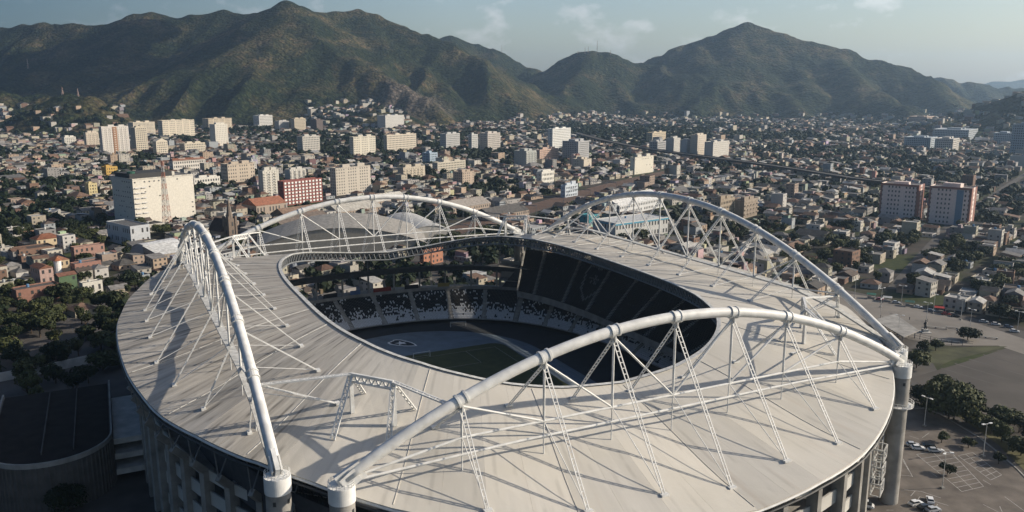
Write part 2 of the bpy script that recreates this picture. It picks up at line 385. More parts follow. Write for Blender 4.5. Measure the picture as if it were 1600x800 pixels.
# the city floor: one sheet that reaches the horizon
def ground_material():
    m, n, l, b = mat_('city_ground')
    ge = n.new('ShaderNodeNewGeometry')
    def noise(sc_, det=5):
        t = n.new('ShaderNodeTexNoise'); t.inputs['Scale'].default_value = sc_; t.inputs['Detail'].default_value = det
        l.new(ge.outputs['Position'], t.inputs['Vector']); return t.outputs['Fac']
    r1 = n.new('ShaderNodeValToRGB'); e = r1.color_ramp.elements
    e[0].position, e[0].color = .35, (.035,.033,.031,1); e[1].position, e[1].color = .68, (.085,.072,.06,1)
    r2 = n.new('ShaderNodeValToRGB'); e = r2.color_ramp.elements
    e[0].position, e[0].color = .3, (.024,.034,.014,1); e[1].position, e[1].color = .7, (.06,.07,.03,1)
    mr = n.new('ShaderNodeMapRange'); mr.inputs['From Min'].default_value = .46; mr.inputs['From Max'].default_value = .58
    l.new(noise(.05), r1.inputs['Fac']); l.new(noise(.2), r2.inputs['Fac']); l.new(noise(.014), mr.inputs['Value'])
    mx = n.new('ShaderNodeMix'); mx.data_type = 'RGBA'
    l.new(mr.outputs['Result'], mx.inputs['Factor']); l.new(r1.outputs['Color'], mx.inputs['A']); l.new(r2.outputs['Color'], mx.inputs['B']); l.new(mx.outputs['Result'], b.inputs['Base Color'])
    b.inputs['Roughness'].default_value = .95; b.inputs['Specular IOR Level'].default_value = .1
    return m
M['ground'] = ground_material()
g = MB(); g.sheet([(-14000,-3000),(14000,-3000),(14000,26000),(-14000,26000)], 0.0)
tag(g.build('ground', M['ground']), 'city ground', kind='structure')

# ------------------------------------------------------------------ stadium (local frame: x across, y along the long axis)
SX, SY, SROT = -14.55, 283.22, radians(26.51)
stadium = empty('stadium', (SX, SY, 0), SROT)
tag(stadium, 'oval football stadium with white roof ring and four white tubular arches', 'stadium')
def s2w(x, y, z=0.):
    return Vector((SX+x*cos(SROT)-y*sin(SROT), SY+x*sin(SROT)+y*cos(SROT), z))
def w2s(P):
    dx, dy = P[0]-SX, P[1]-SY
    return dx*cos(SROT)+dy*sin(SROT), -dx*sin(SROT)+dy*cos(SROT)
def r_se(th, A, B, n): return (abs(cos(th)/A)**n+abs(sin(th)/B)**n)**(-1/n)
def r_in(th): return r_se(th, 60, 95, 3)
def r_out(th): return r_se(th, 114, 145, 2.2)
_ZI = ([0,45,58,65,72,80,90], [49.2,49,48,46.5,44.5,42.5,41.3])
_ZO = ([-180,-174,-165,-153,-144,-133,-126,-115,-100,-90,-84,-76,-68,-60,-52,-45,-38,-24,-9,2,12,20,29,36,45,52,60,70,80,90,100,110,120,130,140,150,163,174,180],
       [44,43,41.5,39.7,39.8,40,38.2,35,32,31.2,32,33.5,36,39.5,42,43.8,45,44.5,43.5,43.5,43,43.5,44,44.5,44,42,38.5,36,33,32,33,36,40.5,44.5,44.3,43.5,42.7,43.2,44])
def z_in(th):
    a = abs(math.degrees(math.atan2(sin(th), cos(th)))); a = a if a <= 90 else 180-a
    return float(np.interp(a, *_ZI))
def z_out(th): return float(np.interp(math.degrees(math.atan2(sin(th), cos(th))), *_ZO))
NPAN = 96
def fold(th, t):
    # the membrane dips along the truss lines
    k = (math.degrees(th) % 360)/(360/NPAN); q = abs((k % 4)-2)/2    # 1 on every fourth seam
    return -1.15*q*math.exp(-((t-.72)/.3)**2)
def roof_p(th, t, dz=0.):
    r = r_in(th)*(1-t)+r_out(th)*t
    z = z_in(th)*(1-t)+z_out(th)*t+2.2*t*(1-t)*(.5+.5*cos(2*th))*1.6
    return Vector((r*cos(th), r*sin(th), z+fold(th, t)+dz))
def roof_z(x, y):
    th = atan2(y, x); r = hypot(x, y); t = min(1, max(0, (r-r_in(th))/(r_out(th)-r_in(th))))
    return roof_p(th, t).z

def roof_material():
    m, n, l, b = mat_('roof_sheeting')
    at_ = n.new('ShaderNodeAttribute'); at_.attribute_name = 'weather'
    uv = n.new('ShaderNodeUVMap'); uv.uv_map = 'run'
    mp = n.new('ShaderNodeMapping'); mp.inputs['Scale'].default_value = (.035, .55, 1); l.new(uv.outputs['UV'], mp.inputs['Vector'])
    st = n.new('ShaderNodeTexNoise'); st.inputs['Scale'].default_value = 1.; st.inputs['Detail'].default_value = 8; st.inputs['Roughness'].default_value = .65
    l.new(mp.outputs['Vector'], st.inputs['Vector'])
    mp2 = n.new('ShaderNodeMapping'); mp2.inputs['Scale'].default_value = (.05, .07, 1); l.new(uv.outputs['UV'], mp2.inputs['Vector'])
    bl = n.new('ShaderNodeTexNoise'); bl.inputs['Scale'].default_value = 1.; bl.inputs['Detail'].default_value = 7; l.new(mp2.outputs['Vector'], bl.inputs['Vector'])
    clean = n.new('ShaderNodeValToRGB'); e = clean.color_ramp.elements
    e[0].position, e[0].color = .3, (.455,.43,.375,1); e[1].position, e[1].color = .62, (.56,.535,.48,1)
    l.new(bl.outputs['Fac'], clean.inputs['Fac'])
    dirty = n.new('ShaderNodeValToRGB'); e = dirty.color_ramp.elements
    e[0].position, e[0].color = .36, (.17,.155,.135,1); e[1].position, e[1].color = .66, (.47,.44,.395,1)
    q = e.new(.5); q.color = (.325,.30,.265,1)
    l.new(st.outputs['Fac'], dirty.inputs['Fac'])
    mx = n.new('ShaderNodeMix'); mx.data_type = 'RGBA'
    mr = n.new('ShaderNodeMath'); mr.operation = 'MULTIPLY_ADD'; mr.inputs[1].default_value = .8; mr.use_clamp = True
    sub = n.new('ShaderNodeMath'); sub.operation = 'MULTIPLY_ADD'; sub.inputs[1].default_value = .9; sub.inputs[2].default_value = -.38
    l.new(bl.outputs['Fac'], sub.inputs[0]); l.new(sub.outputs['Value'], mr.inputs[2]); l.new(at_.outputs['Fac'], mr.inputs[0])
    l.new(mr.outputs['Value'], mx.inputs['Factor']); l.new(clean.outputs['Color'], mx.inputs['A']); l.new(dirty.outputs['Color'], mx.inputs['B'])
    # reddish rust runs below the truss feet
    mp3 = n.new('ShaderNodeMapping'); mp3.inputs['Scale'].default_value = (.018, .32, 1); mp3.inputs['Location'].default_value = (7,3,0); l.new(uv.outputs['UV'], mp3.inputs['Vector'])
    ru = n.new('ShaderNodeTexNoise'); ru.inputs['Scale'].default_value = 1.; ru.inputs['Detail'].default_value = 6; l.new(mp3.outputs['Vector'], ru.inputs['Vector'])
    rr = n.new('ShaderNodeMapRange'); rr.inputs['From Min'].default_value = .62; rr.inputs['From Max'].default_value = .78; rr.inputs['To Max'].default_value = .38
    l.new(ru.outputs['Fac'], rr.inputs['Value'])
    m2 = n.new('ShaderNodeMix'); m2.data_type = 'RGBA'; m2.inputs['B'].default_value = (.36,.27,.20,1)
    l.new(rr.outputs['Result'], m2.inputs['Factor']); l.new(mx.outputs['Result'], m2.inputs['A'])
    # dirt that has settled along the sheet joints, in broken dashes
    sx = n.new('ShaderNodeSeparateXYZ'); l.new(uv.outputs['UV'], sx.inputs['Vector'])
    dv = n.new('ShaderNodeMath'); dv.operation = 'DIVIDE'; dv.inputs[1].default_value = 2*pi*100/NPAN/2; l.new(sx.outputs['Y'], dv.inputs[0])
    fr = n.new('ShaderNodeMath'); fr.operation = 'FRACT'; l.new(dv.outputs['Value'], fr.inputs[0])
    ab = n.new('ShaderNodeMath'); ab.operation = 'SUBTRACT'; ab.inputs[1].default_value = .5; l.new(fr.outputs['Value'], ab.inputs[0])
    a2 = n.new('ShaderNodeMath'); a2.operation = 'ABSOLUTE'; l.new(ab.outputs['Value'], a2.inputs[0])
    lm = n.new('ShaderNodeMapRange'); lm.inputs['From Min'].default_value = .15; lm.inputs['From Max'].default_value = .05; l.new(a2.outputs['Value'], lm.inputs['Value'])
    mp4 = n.new('ShaderNodeMapping'); mp4.inputs['Scale'].default_value = (.10, .31, 1); l.new(uv.outputs['UV'], mp4.inputs['Vector'])
    dn = n.new('ShaderNodeTexNoise'); dn.inputs['Scale'].default_value = 1.; dn.inputs['Detail'].default_value = 4; l.new(mp4.outputs['Vector'], dn.inputs['Vector'])
    dm = n.new('ShaderNodeMapRange'); dm.inputs['From Min'].default_value = .48; dm.inputs['From Max'].default_value = .62; l.new(dn.outputs['Fac'], dm.inputs['Value'])
    p1 = n.new('ShaderNodeMath'); p1.operation = 'MULTIPLY'; l.new(lm.outputs['Result'], p1.inputs[0]); l.new(dm.outputs['Result'], p1.inputs[1])
    wk = n.new('ShaderNodeMath'); wk.operation = 'MULTIPLY_ADD'; wk.inputs[1].default_value = .72; wk.inputs[2].default_value = .12; l.new(at_.outputs['Fac'], wk.inputs[0])
    p2 = n.new('ShaderNodeMath'); p2.operation = 'MULTIPLY'; l.new(p1.outputs['Value'], p2.inputs[0]); l.new(wk.outputs['Value'], p2.inputs[1])
    m3 = n.new('ShaderNodeMix'); m3.data_type = 'RGBA'; m3.inputs['B'].default_value = (.06,.055,.048,1); l.new(p2.outputs['Value'], m3.inputs['Factor']); l.new(m2.outputs['Result'], m3.inputs['A'])
    l.new(m3.outputs['Result'], b.inputs['Base Color'])
    b.inputs['Roughness'].default_value = .62; b.inputs['Specular IOR Level'].default_value = .3
    return m
M['roof'] = roof_material()
M['roof_seam'] = simple('roof_seam_paint', (.56,.53,.47), .6, var=.1)
def weather_at(th):
    d = math.degrees(math.atan2(sin(th), cos(th)))
    return float(np.interp(d, [-180,-165,-150,-134,-128,-60,-45,-25,-10,20,60,75,110,125,150,180], [1,.95,.85,.7,.08,.05,.2,.45,.65,.75,.75,.6,.5,.85,1,1]))

roof = MB()
# eaves beam all round the outer edge
_N = 240
ring = [roof_p(2*pi*k/_N, 1, -.55) for k in range(_N+1)]
roof.tube(ring, .30, 6, caps=False)
roof_o = roof.build('roof', M['steel'], stadium)
g = MB(); g.tube([p+Vector((p.x, p.y, 0)).normalized()*.25+Vector((0,0,-.95)) for p in ring], .28, 6, caps=False); g.build('gutter', M['dark_steel'], roof_o)
NT = 9
for k in range(NPAN):
    a0 = 2*pi*k/NPAN; a1 = 2*pi*(k+1)/NPAN; V = []; UVs = []; W = []
    gap = .0001 if weather_at((a0+a1)/2) < .4 else .0004
    angs = [a0+gap, (a0+a1)/2, a1-gap]
    for i in range(NT+1):
        t = i/NT
        for a in angs:
            p = roof_p(a, t); V.append(tuple(p)); r = hypot(p.x, p.y)
            UVs.append((t*52, a*100)); W.append(weather_at(a))
    for i in range(NT+1):
        t = i/NT
        for a in angs:
            p = roof_p(a, t, -.4); V.append(tuple(p)); UVs.append((t*52, a*100)); W.append(weather_at(a))
    F = []; n3 = 3*(NT+1)
    for i in range(NT):
        for j in range(2):
            q = i*3+j; F.append((q, q+3, q+4, q+1)); F.append((n3+q, n3+q+1, n3+q+4, n3+q+3))
        for j in (0, 2):
            q = i*3+j; F.append((q, q+n3, q+n3+3, q+3) if j == 0 else (q, q+3, q+n3+3, q+n3))
    F += [(0,1,n3+1,n3),(1,2,n3+2,n3+1)]; q = NT*3; F += [(q,n3+q,n3+q+1,q+1),(q+1,n3+q+1,n3+q+2,q+2)]
    me = bpy.data.meshes.new('roof_panel'); me.from_pydata(V, [], F)
    ul = me.uv_layers.new(name='run'); li = np.empty(len(me.loops), dtype=np.int32); me.loops.foreach_get('vertex_index', li)
    ul.data.foreach_set('uv', np.array(UVs, dtype=np.float32)[li].ravel())
    wa = me.attributes.new('weather', 'FLOAT', 'POINT'); wa.data.foreach_set('value', np.array(W, dtype=np.float32))
    me.materials.append(M['roof']); me.update()
    link('roof_panel', me, roof_o)
# raised seams between panels on the weathered sides, thin on the pale ends
for k in range(NPAN):
    a = 2*pi*k/NPAN; wv = weather_at(a)
    big = (k % 4 == 0)
    if not big: continue
    s = MB(); hw = .07
    pts = [roof_p(a, .02+.96*i/NT, .05) for i in range(NT+1)]
    for p, q in zip(pts[:-1], pts[1:]): s.beam(p, q, hw, .08)
    s.build('roof_seam', M['steel_dirty'] if wv > .3 else M['roof_seam'], roof_o)
# inner edge: flat fascia rail and a deep lattice truss below it
rim = MB()
for z0, dr, r_ in ((-.1, -.15, .42), (-3.6, .5, .36), (-2.6, 6.0, .3)):
    rim.tube([roof_p(2*pi*k/_N, 0, z0)+Vector((cos(2*pi*k/_N), sin(2*pi*k/_N), 0))*dr for k in range(_N+1)], r_, 6, caps=False)
rim_o = rim.build('inner_rim_truss', M['truss_grey'], stadium)
lat = MB(); NL = 264
for k in range(NL):
    a, b_ = 2*pi*k/NL, 2*pi*(k+1)/NL; am = (a+b_)/2
    dv = lambda x: Vector((cos(x), sin(x), 0))
    T0 = roof_p(a,0,-.3)+dv(a)*-.1; Bm = roof_p(am,0,-3.5)+dv(am)*.5; T1 = roof_p(b_,0,-.3)+dv(b_)*-.1; Q = roof_p(am,0,-2.6)+dv(am)*6
    lat.beam(T0, Bm, .16); lat.beam(Bm, T1, .16); lat.beam(Bm, Q, .12)
lat.build('lattice', M['truss_grey'], rim_o, stuff=True)
fa = MB()
for k in range(_N):
    a, b_ = 2*pi*k/_N, 2*pi*(k+1)/_N
    p, q = roof_p(a,0), roof_p(b_,0); oa = Vector((cos(a),sin(a),0)); ob = Vector((cos(b_),sin(b_),0))
    V = [p-oa*.75+Vector((0,0,.34)), q-ob*.75+Vector((0,0,.34)), q+ob*.5+Vector((0,0,.30)), p+oa*.5+Vector((0,0,.30)), p-oa*.75+Vector((0,0,.1)), q-ob*.75+Vector((0,0,.1))]
    fa.add([tuple(x) for x in V], [(0,1,2,3),(0,4,5,1)])
fa.build('rim_fascia', M['steel_dirty'], rim_o)

# ---- pylons
PYL = [(-88.26,-106.54),(-78.02,-115.99),(88.26,-106.54),(78.02,-115.99),(-88.26,106.54),(-78.02,115.99),(88.26,106.54),(78.02,115.99)]
PTOP = 41.4
def pylon(x, y, ring_):
    s = MB(); s.lathe([(2.45,0),(2.45,PTOP-3.9)], 48, (x,y,0))
    p = s.build('pylon', M['concrete'], stadium, smooth=False)
    c = MB(); c.lathe([(2.3,PTOP-4.0),(2.62,PTOP-3.95),(2.62,PTOP-.6),(2.35,PTOP-.6)], 48, (x,y,0)); c.build('cap', M['cap'], p)
    r = MB()
    for zz in (PTOP-.1, PTOP+.35): r.tube([(x+2.5*cos(2*pi*k/20), y+2.5*sin(2*pi*k/20), zz) for k in range(21)], .05, 4, False)
    for k in range(20): r.beam((x+2.5*cos(2*pi*k/20), y+2.5*sin(2*pi*k/20), PTOP-.6), (x+2.5*cos(2*pi*k/20), y+2.5*sin(2*pi*k/20), PTOP+.35), .05)
    r.build('railing', M['steel'], p)
    for k in (0, 1):
        a = -pi/2+k*1.2-.5; h = MB(); c0 = Vector((x+2.4*cos(a), y+2.4*sin(a), PTOP-5.6)); h.obox(c0, (cos(a),sin(a),0), (-sin(a),cos(a),0), (0,0,1), .12, .3, .45)
        h.build('vent_opening', M['dark_steel'], p)
    if ring_:
        b = MB()
        n_ = 20
        poly_o = [(x+3.9*cos(a), y+3.9*sin(a)) for a in [2*pi*k/n_ for k in range(n_)]]
        b.prism(poly_o, 29.0, 29.25)
        for k in range(n_):
            q0, q1 = poly_o[k], poly_o[(k+1) % n_]
            b.beam((*q0, 29.25), (*q0, 30.4), .05)
            for zz in (29.8, 30.4): b.beam((*q0, zz), (*q1, zz), .05)
        b.build('service_balcony', M['steel'], p)
    return p
for i, (x, y) in enumerate(PYL): pylon(x, y, i == 3)

# ---- arches
def arch(kind, side):
    """kind 'short': runs along x at y = side*116 ; 'long': runs along y at x = side*88.26"""
    short = kind == 'short'
    half = 78.02 if short else 106.54; off = side*(115.99 if short else 88.26)
    apex = 64.2 if short else 72.8
    zf = lambda s: apex-(apex-PTOP)*(s/half)**2
    P = (lambda s, o=0., z=0.: Vector((s, off+o, z))) if short else (lambda s, o=0., z=0.: Vector((off+o, s, z)))
    nodes = [-53,-34,-16.7,0,16.7,34,53] if short else [-83.2,-64.7,-46.2,-27.7,-9.2,9.2,27.7,46.2,64.7,83.2]
    ztie = 45.4 if short else 50.0
    m = MB(); nn = 60
    ss = [-half+.8+(2*half-1.6)*i/nn for i in range(nn+1)]
    m.tube([P(s, 0, zf(s)) for s in ss], 1.17, 16)
    A = m.build('arch', M['steel'], stadium, smooth=True)
    R = 1.17
    for e in (-1, 1):
        b = MB(); s0 = e*half; d = P(s0-e*3.2, 0, zf(s0-e*3.2))-P(s0, 0, PTOP)
        b.beam(P(s0+e*.6, 0, PTOP-.5), P(s0-e*4.2, 0, zf(s0-e*4.2)-.4), .45, 1.9)
        b.beam(P(s0-e*.2, .9, PTOP-.6), P(s0-e*3.0, .9, zf(s0-e*3.0)-.3), .16, 1.5)
        b.beam(P(s0-e*.2, -.9, PTOP-.6), P(s0-e*3.0, -.9, zf(s0-e*3.0)-.3), .16, 1.5)
        b.build('foot_bracket', M['steel'], A)
    for i, s in enumerate(nodes):
        z = zf(s); sl = -2*(apex-PTOP)*s/half**2; T = P(1., 0, 0)-P(0, 0, 0); T = (T+Vector((0,0,sl))).normalized()
        c = MB()
        for dd in (-.95, .95): c.tube([P(s,0,z)+T*(dd-.22), P(s,0,z)+T*(dd+.22)], R+.30, 18)
        c.tube([P(s,0,z)-T*1.0, P(s,0,z)+T*1.0], R+.12, 18, False)
        c.build('collar', M['steel'], A, smooth=False)
        gz = MB(); gz.beam(P(s,0,z-R-1.3), P(s,0,z-R+.2), .9, .15, up=P(1,0,0)-P(0,0,0)); gz.build('gusset', M['steel'], A)
        top = P(s, 0, z-R-.6)
        po = MB(); po.tube([top, P(s,0,ztie)], .28, 8); po.build('post', M['steel'], A)
        hx = P(s,0,0); hz = roof_z(hx.x, hx.y)
        if hz < ztie-1:
            po = MB(); po.tube([P(s,0,ztie), P(s,0,hz-.2)], .14, 6); po.build('hanger', M['steel'], A)
        # two lattice legs astride
        sg = 1 if off > 0 else -1
        if short:
            oo = [sg*(137.2-abs(s)*.08-abs(off) if abs(s) < 40 else 128.5-abs(off)), sg*(99-abs(off))]
            if abs(s) > 40: oo[1] = sg*(101-abs(off))
        else:
            oo = [sg*(min(105.5, 114*(1-(abs(s)/145)**2.2)**(1/2.2)-7.5)-abs(off)), sg*(70-abs(off))]
        for o_ in oo:
            F = P(s, o_, 0); F.z = roof_z(F.x, F.y)+.1
            lg = MB(); st = top+(F-top).normalized()*.4; d = F-st; L = d.length; du = d/L
            ax = (P(1,0,0)-P(0,0,0)).normalized()
            wd = .47
            r0, r1 = st+ax*wd, F+ax*wd*.7; q0, q1 = st-ax*wd, F-ax*wd*.7
            nr = lg
            nr.beam(r0, r1, .10); nr.beam(q0, q1, .10)
            nrun = max(6, int(L/1.3))
            for j in range(nrun+1):
                f = j/nrun; nr.beam(r0.lerp(r1, f), q0.lerp(q1, f), .09)
            nr.build('lattice_leg', M['steel'], A)
            if o_ is oo[0] or not short:
                rd = MB(); rd.tube([P(s,0,ztie), F+Vector((0,0,.2))], .11, 5); rd.build('stay_rod', M['steel'], A)
            ft = MB(); ft.obox(F+Vector((0,0,.1)), ax, Vector((0,0,1)).cross(ax), (0,0,1), .9, .5, .25); ft.build('leg_foot', M['steel'], A)
        # slanted rods in the plane of the arch, falling towards the middle
        if i+1 < len(nodes) and nodes[i] < -.5 and (nodes[i]+nodes[i+1] < -.5 or abs(nodes[i]+nodes[i+1]) < 1e-6):
            rd = MB(); rd.tube([P(s, 0, z-R-.3), P(nodes[i+1], 0, ztie)], .26, 6); rd.build('diagonal_rod', M['steel'], A)
        if i > 0 and nodes[i] > .5 and nodes[i]+nodes[i-1] > -1e-6:
            rd = MB(); rd.tube([P(s, 0, z-R-.3), P(nodes[i-1], 0, ztie)], .26, 6); rd.build('diagonal_rod', M['steel'], A)
    if short:
        t = MB(); t.tube([P(-half+1.5,0,PTOP+.3), P(nodes[0],0,ztie), P(nodes[-1],0,ztie), P(half-1.5,0,PTOP+.3)], .29, 8); t.build('upper_tie', M['steel'], A)
        t = MB(); t.tube([P(-half+1.5,0,PTOP-.3), P(-40,0,42.0), P(40,0,42.0), P(half-1.5,0,PTOP-.3)], .29, 8); t.build('lower_tie', M['steel'], A)
    else:
        t = MB(); pts = [P(-half+1.5,0,PTOP+.2)]+[P(s,0,ztie if abs(s) < 70 else 47.5) for s in nodes]+[P(half-1.5,0,PTOP+.2)]
        for p, q in zip(pts[:-1], pts[1:]): t.beam(p, q, 1.05, .25)
        t.build('tie_girder', M['steel_dirty'], A)
    return A
for kd, sd in (('short',-1),('short',1),('long',-1),('long',1)): arch(kd, sd)

# ---- corner portal frames between neighbouring arches
def lattice_beam(mb, a, b, w, r=.15, step=1.7, up=Vector((0,0,1))):
    a = Vector(a); b = Vector(b); d = (b-a); L = d.length; d = d/L
    sx = d.cross(up)
    if sx.length < .2: sx = d.cross(Vector((1,0,0)))
    sx = sx.normalized()*w; n = max(3, int(L/step))
    mb.beam(a+sx, b+sx, r); mb.beam(a-sx, b-sx, r)
    for j in range(n):
        f, f2 = j/n, (j+1)/n
        p, q = a.lerp(b, f), a.lerp(b, f2)
        mb.beam(p+sx, p-sx, r*.75); mb.beam(p+sx, q-sx, r*.7)
for sx_, sy_ in ((-1,-1),(1,-1),(-1,1),(1,1)):
    fr = MB()
    p1 = Vector((sx_*68.1, sy_*88.7, 0)); p2 = Vector((sx_*60.9, sy_*96.8, 0))
    for q in (p1, p2): q.z = roof_z(q.x, q.y)
    t1 = Vector((p1.x, p1.y, p1.z+9.2)); t2 = Vector((p2.x, p2.y, p2.z+10.2))
    fr.beam(p1, t1, .42); fr.beam(p2, t2, .42)
    F = fr.build('portal_frame', M['steel'], stadium)
    b = MB(); b.beam(t1, t2, .3); b.beam(t1-Vector((0,0,1.7)), t2-Vector((0,0,1.7)), .25)
    n_ = 6
    for j in range(n_):
        f0, f1 = j/n_, (j+.5)/n_; f2 = (j+1)/n_; dn = Vector((0,0,1.7))
        b.beam(t1.lerp(t2,f0)-dn, t1.lerp(t2,f1), .15); b.beam(t1.lerp(t2,f1), t1.lerp(t2,f2)-dn, .15)
    b.build('portal_truss', M['steel'], F)
    out = Vector((p1.x+p2.x, p1.y+p2.y, 0)).normalized(); tang = (t2-t1); tang.z = 0; tang = tang.normalized()
    for base, topv, d2 in ((p1, t1, out*10.5-tang*1), (p2, t2, out*8.5+tang*1), (p1, t1, -out*8), (p2, t2, -out*7+tang*3)):
        e = Vector((base.x, base.y, 0))+d2; e.z = roof_z(e.x, e.y)+.1
        lb = MB(); lattice_beam(lb, topv, e, .5, .14, 1.5, up=out if abs(d2.dot(out)) < 3 else Vector((0,0,1))); lb.build('lattice_leg', M['steel'], F)
    # braces to the first collars of the two arches
    for a_, b_ in ((t1, Vector((sx_*88.26, sy_*83.2, 72.8-31.4*(83.2/106.54)**2-2.2))), (t2, Vector((sx_*53, sy_*115.99, 64.2-22.8*(53/78.02)**2-2.2)))):
        lb = MB(); lattice_beam(lb, a_, b_, .45, .16, 1.8); lb.build('lattice_brace', M['steel'], F)

# ---- facade: leaning pillars, parapet bands and the dark concourses behind
unit = MB(); unit.box(-.5,.5,-.5,.5,-.5,.5)
ME_UNIT_C = unit.mesh('concrete_block', M['concrete']); ME_UNIT_L = unit.mesh('pale_concrete_block', M['concrete_light'])
def open_end(a): return 56 < math.degrees(a) % 360 < 124
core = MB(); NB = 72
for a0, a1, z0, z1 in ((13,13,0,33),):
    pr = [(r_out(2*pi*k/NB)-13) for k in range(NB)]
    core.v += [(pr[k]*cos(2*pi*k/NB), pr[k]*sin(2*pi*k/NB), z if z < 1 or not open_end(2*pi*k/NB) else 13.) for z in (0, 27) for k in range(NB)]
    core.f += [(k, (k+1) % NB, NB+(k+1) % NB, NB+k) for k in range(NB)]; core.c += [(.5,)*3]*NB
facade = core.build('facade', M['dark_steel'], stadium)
sl = MB()
for z in (6.5, 12.5, 18.5, 25.5):
    for k in range(NB):
        if z > 13 and open_end(2*pi*k/NB): continue
        a, b_ = 2*pi*k/NB, 2*pi*(k+1)/NB; o0, o1 = r_out(a)-6.2, r_out(b_)-6.2; i0, i1 = r_out(a)-13.5, r_out(b_)-13.5
        c0, c1 = (cos(a), sin(a)), (cos(b_), sin(b_))
        V = [(i0*c0[0],i0*c0[1],z),(o0*c0[0],o0*c0[1],z),(o1*c1[0],o1*c1[1],z),(i1*c1[0],i1*c1[1],z)]
        V += [(x,y,z+.35) for x,y,_ in V]; sl.add(V, [(0,3,2,1),(4,5,6,7),(1,2,6,5),(3,0,4,7)])
sl.build('concourse_floor', M['concrete'], facade)
for k in range(NB):
    a = 2*pi*k/NB; c, s = cos(a), sin(a); r = r_out(a); zt = z_out(a)
    m = MB(); hp = min(27.5, zt-5) if not open_end(a) else 13.2
    m.obox(((r-5.2)*c, (r-5.2)*s, hp/2), (c,s,0), (-s,c,0), (0,0,1), 1.5, .75, hp/2)
    m.beam(((r-5.0)*c, (r-5.0)*s, hp-.5), ((r-1.5)*c, (r-1.5)*s, hp+3.2), .6, .8)
    m.build('facade_pillar', M['concrete'], facade)
    if open_end(a) and k % 3: continue
    g = MB(); g.tube([((r-1.6)*c, (r-1.6)*s, hp+3), ((r-.6)*c, (r-.6)*s, zt-1)], .16, 6); g.tube([((r-1.6)*c, (r-1.6)*s, hp+3), ((r-9)*c, (r-9)*s, roof_z((r-9)*c, (r-9)*s)-.6)], .16, 6)
    g.build('roof_strut', M['truss_grey'], facade)
    b_ = 2*pi*(k+1)/NB; r2 = r_out(b_); P0 = Vector(((r-5.6)*c, (r-5.6)*s, 0)); P1 = Vector(((r2-5.6)*cos(b_), (r2-5.6)*sin(b_), 0))
    mid = (P0+P1)/2; L = (P1-P0).length-1.7; az = atan2(P1.y-P0.y, P1.x-P0.x)
    for z, hh in ((8.2, 3.0), (14.3, 3.2), (20.4, 3.4), (26.2, 2.6)):
        if z+hh/2 > hp+1: continue
        o = link('facade_parapet', ME_UNIT_L, facade, (mid.x, mid.y, z), az, (L, .45, hh))
# scaffold-like steel galleries by the near right pylon
for j, (aa, zz) in enumerate([(-57,8),(-57,13),(-57,18),(-57,23),(-60,8),(-60,13),(-60,18)]):
    a = radians(aa); r = r_out(a)-1.5; c, s = cos(a), sin(a); m = MB(); ctr = Vector((r*c, r*s, zz)); ex = Vector((-s, c, 0)); ey = Vector((c, s, 0)); ez = Vector((0,0,1))
    cn = [ctr+ex*sx2*2.6+ey*sy2*1.2+ez*sz2*1.7 for sx2 in (-1,1) for sy2 in (-1,1) for sz2 in (-1,1)]
    for p in range(8):
        for q in range(p+1, 8):
            if bin(p ^ q).count('1') == 1: m.beam(cn[p], cn[q], .14)
    m.beam(cn[2], cn[7], .1); m.beam(cn[3], cn[6], .1)
    m.build('steel_gallery', M['steel_dirty'], facade)

# ---- bowl: field, stands, concourses
FZ = 3.5
def oval(A, B, n, k=96, z=0.): return [(r_se(2*pi*i/k, A, B, n)*cos(2*pi*i/k), r_se(2*pi*i/k, A, B, n)*sin(2*pi*i/k)) for i in range(k)]
arena = MB(); arena.prism(oval(79, 101.5, 2.4), .05, FZ-.012); arena_o = arena.build('arena_floor', M['track_dark'], stadium)
def rrect(hw, hl, rad, k=14):
    P = []
    for cx_, cy_, a0 in ((hw-rad,hl-rad,0),(-hw+rad,hl-rad,pi/2),(-hw+rad,-hl+rad,pi),(hw-rad,-hl+rad,1.5*pi)):
        P += [(cx_+rad*cos(a0+pi/2*i/k), cy_+rad*sin(a0+pi/2*i/k)) for i in range(k+1)]
    return P
t = MB(); t.sheet(rrect(50, 90, 49.5, 24), FZ); t.build('running_track', M['track'], arena_o)
t = MB(); t.sheet(rrect(39, 58, 6, 6), FZ+.006); t.build('grass_pitch', M['grass'], arena_o)
ln = MB()
def strip(a, b, w=.16, z=FZ+.014):
    a = Vector((a[0],a[1],0)); b = Vector((b[0],b[1],0)); d = (b-a).normalized(); s = Vector((-d.y,d.x,0))*w/2
    ln.sheet([tuple((a-s).xy), tuple((b-s).xy), tuple((b+s).xy), tuple((a+s).xy)], z)
for s in (-1, 1):
    strip((-34,52.5*s),(34,52.5*s)); strip((34*s,-52.5),(34*s,52.5)); strip((-20,36*s),(20,36*s)); strip((-20,36*s),(-20,52.5*s)); strip((20,36*s),(20,52.5*s))
strip((-34,0),(34,0), z=FZ+.018)
c0 = [(9.15*cos(2*pi*i/32), 9.15*sin(2*pi*i/32)) for i in range(33)]
for p, q in zip(c0[:-1], c0[1:]): strip(p, q)
ln.build('pitch_line', M['paint'], arena_o)
ln = MB()
for hw in (41.2, 43.6, 46, 48.4):
    rr = rrect(hw, hw+40, hw-.5, 24); rr.append(rr[0])
    for p, q in zip(rr[:-1], rr[1:]): strip(p, q, .09)
ln.build('lane_line', M['paint'], arena_o)
